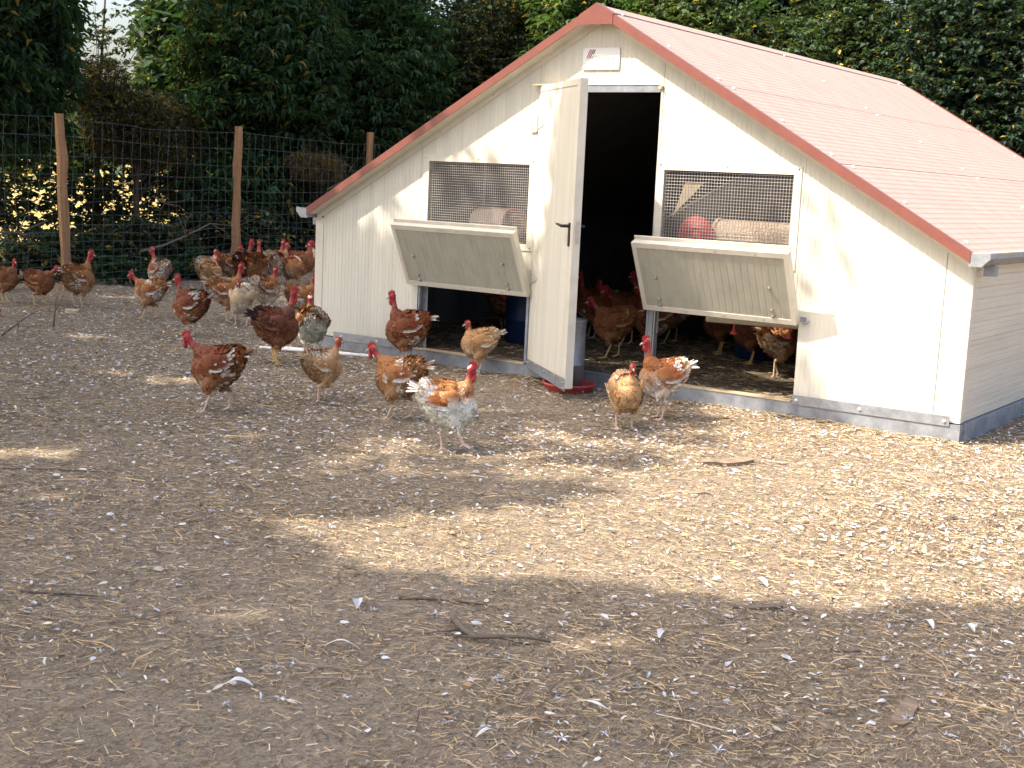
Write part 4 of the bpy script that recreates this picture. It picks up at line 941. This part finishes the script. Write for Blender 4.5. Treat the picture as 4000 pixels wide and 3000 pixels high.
def build_hen(name, scheme, neck, step, turn, comb, seed, fluff=1.0):
    """one hen as (list of part meshes); local frame: forward +x, feet at z=0"""
    rng = np.random.default_rng(seed); S = [tuple(min(.72, q*1.28) for q in c) for c in SCHEME[scheme]]
    B = spline(np.array(BODY), 22); bp = np.stack([B[:, 0], np.zeros(22), B[:, 1]], -1); bry, brz = B[:, 2]*fluff, B[:, 3]*fluff
    nk = np.array(NECKS[neck]); hx = nk[-1]; ct, st = math.cos(turn), math.sin(turn); nk[2, 1] += .012*st; nk[3, 1] += .022*st
    hx = nk[3]; fwd = np.array([ct, st, -.18]); fwd /= np.linalg.norm(fwd)
    N = spline(nk, 10); nr = np.interp(np.linspace(0, 1, 10), [0, .18, .36, .45, .75, 1], [.068, .056, .038, .022, .0180, .021])
    comps = []   # points, radius, label
    m = MB(); V, F = loft(bp, bry, brz, 16); m.add(V, F)
    V, F = loft(N, nr*.95, nr*1.05, 12); m.add(V, F)
    H = np.array([hx-fwd*.024, hx-fwd*.014, hx, hx+fwd*.016, hx+fwd*.026]); hr = np.array([.012, .025, .0285, .021, .009]); V, F = loft(H, hr*.82, hr, 12); m.add(V, F)
    legs = []
    for i, sg in enumerate((1, -1)):
        fx, fz = (0.0, 0.0) if step == 0 else (((.050, 0), (-.055, .012))[i] if step == 1 else ((-.020, 0), (.075, .045))[i])
        hip = np.array([-.012, .044*sg, .212]); knee = np.array([.022+fx*.35, .053*sg, .136+fz*.3]); hock = np.array([-.024+fx*.75, .054*sg, .106+fz*.9]); foot = np.array([.000+fx*1.15, .052*sg, .010+fz])
        th = spline([hip, (hip+knee)/2+np.array([0, .006*sg, 0]), knee, hock], 9); V, F = loft(th, np.interp(np.linspace(0, 1, 9), [0, .35, .66, 1], [.052, .046, .029, .0110])*fluff, np.interp(np.linspace(0, 1, 9), [0, .35, .66, 1], [.060, .053, .033, .0110])*fluff, 10); m.add(V, F)
        shk = np.array([hock, hock*.5+foot*.5, foot]); V, F = loft(np.linspace(hock, foot, 6), np.full(6, .0082), np.full(6, .0090), 8); m.add(V, F)
        legs.append((hock, foot, th))
        for a, L_ in ((0, .058), (.55, .048), (-.55, .048), (math.pi, .026)):
            d = np.array([math.cos(a), math.sin(a), 0]); e = foot+d*L_+np.array([0, 0, -.004 if fz == 0 else -.016])
            V, F = loft(np.linspace(foot, e, 5), np.array([.0070, .0068, .0062, .0058, .0045]), np.array([.0070, .0068, .0062, .0058, .0045]), 6); m.add(V, F)
        wp = np.array([(.058, .086*sg, .280), (.018, .101*sg, .276), (-.036, .099*sg, .270), (-.090, .072*sg, .277), (-.126, .040*sg, .285)]); V, F = loft(spline(wp, 9), np.interp(np.linspace(0, 1, 9), [0, .3, .7, 1], [.006, .016, .015, .006]), np.interp(np.linspace(0, 1, 9), [0, .3, .7, 1], [.018, .050, .042, .012]), 10); m.add(V, F)
    src = bpy.data.meshes.new('hen_src'); src.from_pydata(m.V, [], m.F); src.update()
    so = bpy.data.objects.new('hen_src', src); COL.objects.link(so)
    md = so.modifiers.new('r', 'REMESH'); md.mode = 'VOXEL'; md.voxel_size = .0082 if seed % 100 > 15 and seed < 470 else .0064; md.use_smooth_shade = True
    sm = so.modifiers.new('s', 'SMOOTH'); sm.factor = .4; sm.iterations = 2
    dg = bpy.context.evaluated_depsgraph_get(); me = bpy.data.meshes.new_from_object(so.evaluated_get(dg)); me.name = 'body'
    bpy.data.objects.remove(so); bpy.data.meshes.remove(src)
    n = len(me.vertices); co = np.zeros(n*3, np.float32); me.vertices.foreach_get('co', co); co = co.reshape(-1, 3).astype(float)
    def near(P, R):
        d = np.full(n, 9.0); ti = np.zeros(n)
        for i, (p, r) in enumerate(zip(P, R)):
            q = np.linalg.norm(co-p, axis=1)-r; k = q < d; d[k] = q[k]; ti[k] = i/(len(P)-1)
        return d, ti
    db, tb = near(bp, (bry+brz)/2); dn, tn = near(N, nr); dh, _ = near(H, hr)
    Z = co[:, 2]; up = np.clip((Z-.17)/.14, 0, 1)
    col = mixc(S[2], S[1], np.clip((Z-.15)/.07, 0, 1)[:, None]); col = col*(1-np.clip((up-.55)/.3, 0, 1)[:, None])+np.asarray(S[0])*np.clip((up-.55)/.3, 0, 1)[:, None]
    skin = ((dn < db) & (tn > .40)) | (dh < np.minimum(db, dn)+.002)
    hd = np.linalg.norm(co-hx, axis=1); red = np.clip(1-(hd-.03)/.05, 0, 1)[:, None]
    pale = scheme in ('tan', 'cream'); rc = (.38, .085, .060) if pale else (.36, .030, .036); nc = (.48, .22, .16) if pale else (.44, .14, .135)
    col = np.where(skin[:, None], mixc(nc, rc, red), col)
    # small cap of feathers left on the crown
    cap = (np.linalg.norm(co-(hx-fwd*.014+np.array([0, 0, .016])), axis=1) < .017); col = np.where(cap[:, None], np.asarray(S[1])*1.1, col)
    lg = np.zeros(n, bool)
    for hock, foot, th in legs: lg |= (Z < .101) & (np.hypot(co[:, 0]-(foot[0]+hock[0])/2, co[:, 1]-foot[1]) < .11) & (Z < hock[2]-.002)
    col = np.where(lg[:, None], np.asarray(S[7])*(.8+.3*noise(co[:, 0]*90, co[:, 1]*90, Z*90))[:, None], col)
    a = me.color_attributes.new('Col', 'FLOAT_COLOR', 'POINT'); c4 = np.ones((n, 4), np.float32); c4[:, :3] = col; a.data.foreach_set('color', c4.ravel())
    me.materials.clear(); me.materials.append(M['skin'])
    parts = [('body', me, {})]
    def patch(P): return noise(P[:, 0]*16+seed, P[:, 1]*16, P[:, 2]*16)
    # feathers over the trunk, neck root and thighs
    def cards(P, D, Nn, L_, Wd, base, tip, lift):
        D = unit(D-Nn*np.sum(D*Nn, 1, keepdims=True)); S_ = np.cross(Nn, D); k = len(P); V = np.zeros((k, 6, 3)); L_ = L_[:, None]; Wd = Wd[:, None]
        for j, (t_, w, h) in enumerate(((0, .35, 0), (.55, 1, .5), (1, .42, 1))):
            c_ = P+D*L_*t_+Nn*(L_*lift*t_+.001-.25*L_*t_*t_*.3)
            V[:, 2*j] = c_+S_*Wd*w*.5-Nn*Wd*.06; V[:, 2*j+1] = c_-S_*Wd*w*.5-Nn*Wd*.06
        F = (np.array([[0, 2, 3, 1], [2, 4, 5, 3]])[None]+(np.arange(k)*6)[:, None, None]).reshape(-1, 4)
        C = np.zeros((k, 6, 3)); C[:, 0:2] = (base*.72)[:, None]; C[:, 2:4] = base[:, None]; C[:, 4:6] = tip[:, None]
        return V.reshape(-1, 3), F, C.reshape(-1, 3)
    k = 1150; u = rng.uniform(.04, .985, k); ang = rng.uniform(0, 2*math.pi, k); fi = u*21; i0 = np.clip(fi.astype(int), 0, 20); fr = (fi-i0)[:, None]
    c_ = bp[i0]*(1-fr)+bp[i0+1]*fr; ry = np.interp(u, np.linspace(0, 1, 22), bry); rz = np.interp(u, np.linspace(0, 1, 22), brz); T = unit(bp[np.minimum(i0+1, 21)]-bp[i0])
    U = np.stack([-T[:, 2], np.zeros(k), T[:, 0]], -1); Y = np.tile([0, 1.0, 0], (k, 1))
    P = c_+(Y*(ry*np.cos(ang))[:, None]+U*(rz*np.sin(ang))[:, None])*1.03; Nn = unit(Y*(np.cos(ang)/ry)[:, None]+U*(np.sin(ang)/rz)[:, None])
    dep = np.sin(ang); base = np.where((dep > .25)[:, None], S[0], np.where((dep < -.45)[:, None], S[2], S[1])).astype(float)
    pt = patch(P); light = (pt > (.74 if scheme in ('brown', 'dark') else .62))[:, None]; dk = (pt < .34)[:, None]
    base = np.where(light, mixc(base, np.tile(S[4], (k, 1)), .55), np.where(dk, base*(.65 if scheme in ('red', 'brown', 'amber') else .85), base))
    base = np.where((u < .16)[:, None], S[5], base)*rng.uniform(.66, 1.28, (k, 1)); tip = base*rng.uniform(.95, 1.75, (k, 1))
    wh = rng.random(k) < (.02 if scheme in ('brown', 'dark', 'red') else .07); tip[wh] = np.asarray(S[4])*.9
    pk = [cards(P, -T+np.array([0, 0, -.25])*(1-np.abs(dep))[:, None]+rng.normal(0, .12, (k, 3)), Nn, rng.uniform(.024, .040, k), rng.uniform(.014, .021, k), base, tip, rng.uniform(.04, .22, k)[:, None])]
    k = 130; t_ = rng.uniform(0, .38, k); ang = rng.uniform(0, 2*math.pi, k); c_ = np.stack([np.interp(t_, np.linspace(0, 1, 10), N[:, q]) for q in range(3)], -1); r_ = np.interp(t_, np.linspace(0, 1, 10), nr); T = unit(np.tile(N[4]-N[0], (k, 1)))
    U = np.cross(T, [0, 1.0, 0]); Nn = Y[:1]*np.cos(ang)[:, None]+U*np.sin(ang)[:, None]; base = np.where((U[:, :1]*0+np.sin(ang)[:, None] > 0), S[1], S[0]).astype(float)*rng.uniform(.8, 1.25, (k, 1))
    pk.append(cards(c_+Nn*r_[:, None], -T+rng.normal(0, .1, (k, 3)), Nn, rng.uniform(.022, .034, k), rng.uniform(.010, .014, k), base, base*1.35, rng.uniform(.03, .15, k)[:, None]))
    for hock, foot, th in legs:
        k = 70; ii = rng.integers(1, 7, k); ang = rng.uniform(0, 2*math.pi, k); Nn = unit(np.stack([np.cos(ang), np.sin(ang), rng.normal(0, .2, k)], -1)); r_ = np.interp(ii/8, [0, .35, .66, 1], [.045, .041, .026, .0105])
        base = np.tile(mixc(S[1], S[2], .45), (k, 1))*rng.uniform(.75, 1.2, (k, 1)); pk.append(cards(th[ii]+Nn*r_[:, None]*.95, np.tile([-.15, 0, -1.0], (k, 1))+rng.normal(0, .15, (k, 3)), Nn, rng.uniform(.02, .034, k), rng.uniform(.012, .018, k), base, base*1.2, rng.uniform(0, .15, k)[:, None]))
    def join(L_):
        V = np.concatenate([q[0] for q in L_]); C = np.concatenate([q[2] for q in L_]); o = 0; F = []
        for q in L_: F.append(q[1]+o); o += len(q[0])
        return V, np.concatenate(F), C
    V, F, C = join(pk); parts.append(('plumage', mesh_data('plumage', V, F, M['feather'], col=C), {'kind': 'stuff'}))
    for sg in (1, -1):   # wings
        L_ = []
        for row, (z, x0, x1, k, ln, wd) in enumerate(((.302, .046, -.055, 12, .038, .020), (.279, .050, -.078, 14, .044, .022), (.256, .040, -.082, 12, .052, .022))):
            x = np.linspace(x0, x1, k)+rng.normal(0, .004, k); y = sg*(np.interp(x, [-.11, -.055, 0, .046], [.080, .107, .117, .101])-(.012 if row == 0 else 0)); P = np.stack([x, y, np.full(k, z)+rng.normal(0, .004, k)], -1)
            Nn = unit(np.stack([np.zeros(k), np.full(k, sg*1.0), np.full(k, .55-.35*row)], -1)); base = np.tile(S[3], (k, 1))*rng.uniform(.75, 1.3, (k, 1)); tip = base*rng.uniform(1, 1.7, (k, 1)); w_ = rng.random(k) < .15; tip[w_] = S[4]
            L_.append(cards(P, np.tile([-1, 0, -.12], (k, 1))+rng.normal(0, .06, (k, 3)), Nn, np.full(k, ln)*rng.uniform(.85, 1.15, k), np.full(k, wd), base, tip, rng.uniform(.02, .12, k)[:, None]))
        k = 7; z = np.linspace(.268, .228, k); x = np.linspace(-.040, .005, k); P = np.stack([x, sg*np.full(k, .114), z], -1); w_ = np.arange(k)/(k-1)
        base = np.array([mixc(S[3], S[4], min(1, max(0, (q-.35)*2.2))*(.75+.25*rng.random())) for q in w_]); L_.append(cards(P, np.tile([-1, -.28*sg, .02], (k, 1))+rng.normal(0, .03, (k, 3)), np.tile([0, sg*1.0, .1], (k, 1)), np.linspace(.105, .08, k), np.full(k, .016), base, mixc(base, np.tile(S[4], (k, 1)), .5), np.full((k, 1), .02)))
        V, F, C = join(L_); parts.append(('wing', mesh_data('wing', V, F, M['feather'], col=C), {}))
    k = 15; a = np.linspace(-.62, .62, k)+rng.normal(0, .05, k); el = np.deg2rad(np.where(np.arange(k) % 2, 30, 46))+rng.normal(0, .06, k)-.25*np.abs(a)
    P = np.stack([np.full(k, -.128), np.sin(a)*.024, .298+.012*np.cos(a)], -1); D = np.stack([-np.cos(a)*np.cos(el), np.sin(a)*np.cos(el), np.sin(el)], -1); Nn = unit(np.stack([np.sin(el)*.5, np.sin(a)*1.4, np.cos(el)], -1))
    base = np.tile(S[5], (k, 1))*rng.uniform(.8, 1.2, (k, 1)); tip = np.tile(S[6], (k, 1))*rng.uniform(.8, 1.05, (k, 1)); q = rng.random(k) < .25; tip[q] = base[q]
    V, F, C = cards(P, D, Nn, rng.uniform(.075, .115, k), rng.uniform(.017, .024, k), mixc(base, tip, .25), tip, np.zeros((k, 1))); parts.append(('tail', mesh_data('tail', V, F, M['feather'], col=C), {}))
    # head: comb, wattles, beak, eyes
    s_ = np.array([-st, ct, 0.0]); u_ = np.cross(fwd, s_)*1.0; u_ = u_ if u_[2] > 0 else -u_
    def hp(f, l, h): return tuple(hx+fwd*f*1.17+s_*l*1.17+u_*h*1.2)
    ch = comb; b = MB(); out = [(.024, .008), (.026, .016), (.022, .020+.012*ch), (.017, .020+.004*ch), (.012, .021+.016*ch), (.006, .022+.006*ch), (.000, .022+.018*ch), (-.006, .021+.007*ch), (-.013, .020+.014*ch), (-.018, .018+.004*ch), (-.016, .012)]
    n_ = len(out); wdt = .0035
    b.add([hp(f, wdt, h) for f, h in out]+[hp(f, -wdt, h) for f, h in out], [tuple(range(n_)), tuple(range(2*n_-1, n_-1, -1))]+[(i, i+n_, (i+1) % n_+n_, (i+1) % n_) for i in range(n_)]); parts.append(('comb', mesh_data('comb', b.V, b.F, M['comb']), {}))
    for sg in (1, -1):
        b = MB(); ws = .55+.45*ch; V, F = loft([hp(.020, .007*sg, -.010), hp(.018, .009*sg, -.018*ws-.006), hp(.015, .010*sg, -.030*ws-.006), hp(.013, .009*sg, -.038*ws-.006)], np.array([.004, .006, .007, .002]), np.array([.006, .010, .011, .003])*ws, 8); b.add(V, F); parts.append(('wattle', mesh_data('wattle', b.V, b.F, M['comb'], True), {}))
        b = MB(); c_ = hp(.010, .0185*sg, .004); b.lathe([(0, -.004), (.003, -.003), (.0042, 0), (.003, .003), (0, .004)], c_, 8); parts.append(('eye', mesh_data('eye', b.V, b.F, M['eye'], True), {}))
    b = MB(); V, F = loft([hp(.020, 0, -.001), hp(.030, 0, -.001), hp(.039, 0, -.004), hp(.044, 0, -.008)], np.array([.0085, .0065, .0038, .0012]), np.array([.0095, .0070, .0042, .0012]), 8); b.add(V, F); parts.append(('beak', mesh_data('beak', b.V, b.F, M['beak'], True), {}))
    return parts
def place_hen(parts, loc, cam_deg, scale, label, group):
    root = empty('hen', loc, math.radians(34.801+cam_deg)); root.scale = (scale*.90, scale*1.0, scale*1.04); tag(root, label, 'hen', group)
    for nm, me, ex in parts:
        o = bpy.data.objects.new(nm, me); COL.objects.link(o); o.parent = root
        for k, v in ex.items(): o[k] = v
    return root
GA, GB, GC = 'hens walking in front of the house', 'hens crowding at the fence', 'hens inside the house'
# x, y, heading seen from the camera (0 right, 90 away, 180 left, 270 towards), scale, scheme, neck, step, head turn, comb, label
HENS = [
    (-3.93, -.05, 0, .93, 'brown', 'up', 0, -.8, .4, 'brown hen cut off by the left picture edge behind another brown hen', GA),
    (-3.60, .10, 12, .90, 'brown', 'fwd', 1, 0, .4, 'plain brown hen facing right near the left edge in front of the fence', GA),
    (-3.31, .31, 52, 1.10, 'amber', 'tall', 0, -.9, .9, 'amber hen with one white tail feather beside the left fence post', GA),
    (-2.20, .22, 178, .98, 'amber', 'fwd', 1, 0, .8, 'brown and white hen striding left with white tail held high', GA),
    (-3.95, 1.80, 140, 1.0, 'pied', 'tall', 0, .4, .8, 'brown and white hen standing behind the striding hen by the fence', GA),
    (-1.05, -.33, 165, 1.02, 'red', 'tall', 0, .2, .9, 'red brown hen with amber belly looking left, alone in mid yard', GA),
    (1.60, -2.47, 172, 1.05, 'red', 'fwd', 1, .15, .9, 'large red brown hen leaning left with white wing bar, nearest at the left', GA),
    (.50, -.91, 18, 1.10, 'dark', 'tall', 0, .1, 1.3, 'dark brown cockerel with black tail and yellow legs', GA),
    (.45, -.50, 112, 1.02, 'white', 'up', 0, -.3, .8, 'hen with fluffy white rump turned away beside the dark cockerel', GA),
    (1.78, -1.80, 35, .87, 'tan', 'up', 1, -.25, .3, 'buff hen looking right below the left house corner', GA),
    (2.42, -1.86, 166, 1.0, 'amber', 'fwd', 1, .1, .9, 'chestnut hen with white wing feathers before the left pop hole', GA),
    (1.13, -.24, 172, 1.08, 'red', 'tall', 0, 0, 1.0, 'red brown hen with white tail standing against the cream wall', GA),
    (1.69, -.13, 190, .90, 'tan', 'back', 0, .1, .3, 'buff and white hen at the sill of the left pop hole', GA),
    (3.16, -2.36, 6, 1.02, 'white', 'up', 2, 0, 1.2, 'white bellied hen with brown back stepping right, nearest of all', GA),
    (3.48, -1.15, 284, .86, 'tan', 'up', 0, -.1, .4, 'buff hen facing the camera in front of the door', GA),
    (3.47, -.72, 186, 1.0, 'pied', 'tall', 0, .1, 1.0, 'brown and white hen with white tail looking left at the right pop hole', GA),
    (-4.10, 2.62, 60, 1.0, 'cream', 'up', 0, -.5, .3, 'whitish hen leftmost in the crowd at the second post', GB),
    (-3.40, 2.02, 70, 1.02, 'tan', 'back', 0, -.3, 1.0, 'buff hen with bright red head turned away in the crowd', GB),
    (-4.12, 2.98, 40, 1.06, 'amber', 'up', 0, 0, .8, 'amber hen behind the whitish hen in the crowd', GB),
    (-3.98, 3.05, 70, 1.12, 'red', 'tall', 0, -.4, .9, 'dark red hen standing right at the second post', GB),
    (-3.67, 2.95, 95, 1.14, 'amber', 'tall', 0, 0, 1.0, 'tall amber hen seen from behind in the crowd', GB),
    (-3.90, 3.50, 80, 1.12, 'pied', 'tall', 0, -.5, .9, 'brown and white hen right of the amber hen', GB),
    (-4.20, 3.80, 40, 1.1, 'tan', 'up', 0, 0, .6, 'buff hen half hidden at the back of the crowd', GB),
    (-3.74, 3.58, 268, .98, 'amber', 'back', 0, 0, .4, 'amber hen facing the camera at the right of the crowd', GB),
    (-4.10, 4.10, 12, 1.1, 'brown', 'tall', 0, 0, .5, 'brown hen behind the amber hen that faces the camera', GB),
    (-4.12, 4.38, 165, 1.08, 'cream', 'up', 0, 0, .4, 'cream hen looking left beside the house corner', GB),
    (-4.30, 4.62, 178, 1.06, 'cream', 'tall', 0, 0, .4, 'cream hen rearmost beside the house corner', GB),
    (-1.68, .66, 14, 1.08, 'amber', 'tall', 0, .1, .8, 'amber hen with white wing bar facing right behind the cream hen', GA),
    (-1.36, .52, 262, .98, 'cream', 'back', 0, .2, .3, 'cream hen facing the camera in mid yard', GA),
    (-1.84, 1.28, 48, 1.02, 'pied', 'up', 0, -.2, .9, 'red and white hen facing away behind the cream hen', GA),
    (-1.15, 1.05, 20, .98, 'amber', 'up', 0, .4, .9, 'amber hen with red face just left of the house corner', GA),
    (-1.72, -1.82, 10, .92, 'amber', 'low', 0, 0, .5, 'hen of which only the red head reaches in at the left edge', GA),
]
PARTS = []
for i, (x, y, hd, sc, sch, nk, stp, tn, cb, lab, grp) in enumerate(HENS):
    parts = build_hen('hen', sch, nk, stp, tn, cb, 400+i, 1.0+.05*((i*7) % 3-1)); PARTS.append(parts)
    place_hen(parts, gp(x, y, -.004) if not inside_shed(x, y) else (x, y, .10), hd, sc, lab, grp)
INSIDE = [  # prototype, x, y, heading, scale, label
    (10, 1.28, 1.02, 195, .98, 'buff hen sitting in the dark behind the left pop hole'),
    (1, 2.22, .80, 184, 1.05, 'brown hen standing crosswise just inside the door'),
    (5, 1.45, 1.75, 200, 1.12, 'hen farthest left inside the door, only head and neck clear'),
    (0, 1.68, 1.70, 175, 1.10, 'hen with raised head second from left inside the door'),
    (6, 1.90, 1.55, 190, 1.10, 'hen behind the one standing crosswise inside the door'),
    (11, 2.25, 1.35, 170, 1.10, 'bright combed hen beside the door post inside'),
    (3, 2.05, 2.0, 185, 1.12, 'hen at the back right of the group inside the door'),
    (19, 1.70, 2.2, 185, 1.12, 'hen rearmost of the group inside the door'),
    (7, 2.62, 1.75, 178, 1.0, 'hen in the dark left part of the right pop hole'),
    (7, 3.05, 1.40, 172, 1.0, 'dark hen under the drinker behind the right pop hole'),
    (0, .75, 1.5, 20, 1.0, 'hen in deep shade at the back of the left pop hole'),
]
for k, x, y, hd, sc, lab in INSIDE: place_hen(PARTS[k], (x, y, .092), hd, sc, lab, GC)
pl = build_hen('hen', 'amber', 'low', 1, 0, .8, 470, .95); place_hen(pl, (3.48, .90, .092), 24, 1.05, 'sunlit amber hen bending down at the right side of the right pop hole', GC)
# ---------------------------------------------------------------- single sticks, planks and big feathers
branch('fallen_branch', 'gnarled forked dead branch lying in the shaded foreground', 'branch', [gp(4.82, -4.46, .03), gp(4.89, -4.50, .018), gp(4.96, -4.53, .02), gp(5.02, -4.51, .028), gp(5.07, -4.44, .02), gp(5.14, -4.40, .012)], .012, 3, 301)
branch('fallen_stick', 'straight brown stick lying left of the gnarled branch', 'stick', [gp(4.53, -4.37, .008), gp(4.64, -4.29, .010), gp(4.77, -4.21, .008)], .0065, 0, 302)
branch('fallen_stick', 'dark stick lying at the lower left of the yard', 'stick', [gp(3.60, -5.12, .008), gp(3.69, -5.05, .009), gp(3.79, -4.97, .008)], .006, 1, 303)
branch('fallen_stick', 'long thin stick in the shade at the left', 'stick', [gp(2.05, -4.22, .01), gp(2.25, -4.05, .012), gp(2.5, -3.88, .01)], .005, 1, 304)
branch('dead_twig', 'bare twig standing out of the earth at the left edge', 'twig', [gp(-2.21, -.77, -.01), (-2.2, -.76, .10), (-2.19, -.76, .21)], .008, 2, 305)
branch('dead_twig', 'thin dark twig leaning over the earth at the left edge', 'twig', [gp(-1.66, -1.62, .02), (-1.8, -1.38, .09), (-1.95, -1.1, .16)], .008, 2, 306)
def chunk(name, label, cat, a, c, w, h, mat='plank', seed=1):
    rng = np.random.default_rng(seed); a, c = Vector(gp(*a)), Vector(gp(*c)); d = (c-a); d.z = 0; L_ = d.length; d.normalize(); s_ = Vector((-d.y, d.x, 0)); b = MB(); V = []
    z0 = max(a.z, c.z)
    k = 5
    for i in range(k+1):
        t_ = i/k; ww = w*(.8+.35*rng.random())*(.6 if i in (0, k) else 1); hh = h*(.7+.5*rng.random())
        for sg, zz in ((-.5, .001), (.5, .001), (.5, hh), (-.5, hh*rng.uniform(.6, 1))): p = a+d*(L_*t_)+s_*(sg*ww); V.append((p.x, p.y, z0+zz-.004))
    F = [(4*i+j, 4*i+(j+1) % 4, 4*i+4+(j+1) % 4, 4*i+4+j) for i in range(k) for j in range(4)]+[(3, 2, 1, 0), (4*k, 4*k+1, 4*k+2, 4*k+3)]
    b.add(V, F); return tag(b.build(name, M[mat]), label, cat)
chunk('old_plank', 'broken piece of old plank lying in the sun near the house', 'plank', (4.25, -1.71), (4.42, -1.48), .07, .028, seed=2)
chunk('wood_chip', 'flat grey wood chip lying in the lower right corner', 'wood chip', (6.145, -4.28), (6.12, -4.09), .05, .016, 'plank', 3)
chunk('wood_chip', 'brown strip of bark on the border of sun and shade', 'wood chip', (5.38, -3.68), (5.51, -3.57), .022, .014, 'stick', 4)
chunk('wood_chip', 'reddish flat wood chip at the left end of the sunlit patch', 'wood chip', (4.44, -2.31), (4.56, -2.22), .035, .012, 'plank', 5)
chunk('wood_chip', 'small dark wood chip in the shade at right', 'wood chip', (5.80, -3.86), (5.87, -3.80), .02, .012, 'stick', 6)
chunk('flat_stone', 'pale flat stone on the earth left of the standing hens', 'stone', (-3.02, -.05), (-2.93, .03), .11, .03, 'board', 7)
M['quill'] = mat_plain('feather_quill', (.62, .58, .5), .5, var=.06)
def big_feather(label, a, c, col, curl=0.0, wr=.22, group='large moulted feathers'):
    a, c = np.array(gp(*a)), np.array(gp(*c)); d = c-a; L_ = float(np.hypot(d[0], d[1])); d = d/np.linalg.norm(d); s_ = np.array([-d[1], d[0], 0])
    m_ = (a+c)/2; a, c = m_+(a-m_)*.78, m_+(c-m_)*.78; L_ *= .78; root = empty('feather', tuple(a)); tag(root, label, 'feather', group)
    n = 9; V = []; F = []; rng = np.random.default_rng(int(abs(a[0]*1000+a[1]*77)) % 9999); cl = []
    for i in range(n):
        t_ = i/(n-1); p = a+d*(L_*t_)+s_*(curl*L_*t_*(1-t_))+np.array([0, 0, .010+.014*math.sin(t_*3.1)])
        w = L_*wr*math.sin(min(1, max(0, (t_-.18)/.82))**.8*2.9)*rng.uniform(.85, 1.1)+.0006
        cl.append(tuple(p)); V += [p+s_*w*.55+np.array([0, 0, w*.25]), p, p-s_*w*.45+np.array([0, 0, w*.2])]
    for i in range(n-1):
        for j in (0, 1): F.append((3*i+j, 3*i+3+j, 3*i+4+j, 3*i+1+j))
    cols = np.array([col]*len(V))*rng.uniform(.9, 1.05, (len(V), 1))
    mk('vane', V, F, M['litter'], root, True, cols); MB().tube([np.array(q)+np.array([0, 0, .0015]) for q in cl], [.0016*(1-.8*i/n) for i in range(n)], 4).build('quill', M['quill'], root)
WHT, BRN, GRY = (.66, .66, .68), (.34, .17, .08), (.52, .53, .57)
big_feather('white curved feather at the bottom edge right of centre', (5.43, -4.735), (5.56, -4.73), WHT, -.5, .12)
big_feather('white feather lying at the bottom edge in the centre', (5.40, -5.02), (5.375, -5.10), WHT, .1)
big_feather('rust brown feather at the bottom edge near the white ones', (5.40, -4.985), (5.47, -4.89), BRN, .05, .18)
big_feather('fluffy white feather at the lower left beside a brown one', (4.67, -5.27), (4.75, -5.21), WHT, .1, .34)
big_feather('pale bluish feather left of the straight brown stick', (4.44, -4.48), (4.52, -4.56), GRY, .1, .36)
big_feather('thin white feather below the straight brown stick', (4.66, -4.87), (4.74, -4.80), WHT, .2, .14)
big_feather('curled white feather right of the gnarled branch', (5.39, -4.20), (5.35, -4.06), WHT, .35, .2)
big_feather('white feather in the shade at the right edge', (5.91, -3.39), (5.985, -3.48), WHT, .1, .2)
big_feather('bright white feather at the lower border of the sunlit patch', (5.28, -3.34), (5.39, -3.41), WHT, .1, .24)
big_feather('small dark tipped feather in the shade at right', (5.83, -3.98), (5.91, -3.93), (.30, .22, .16), .1, .25)
big_feather('white feather cluster member near the right edge', (6.03, -3.36), (6.09, -3.40), WHT, .2, .4)
big_feather('brown and white feather far down at the left edge', (3.95, -5.55), (4.0, -5.50), (.40, .26, .15), .1, .3)
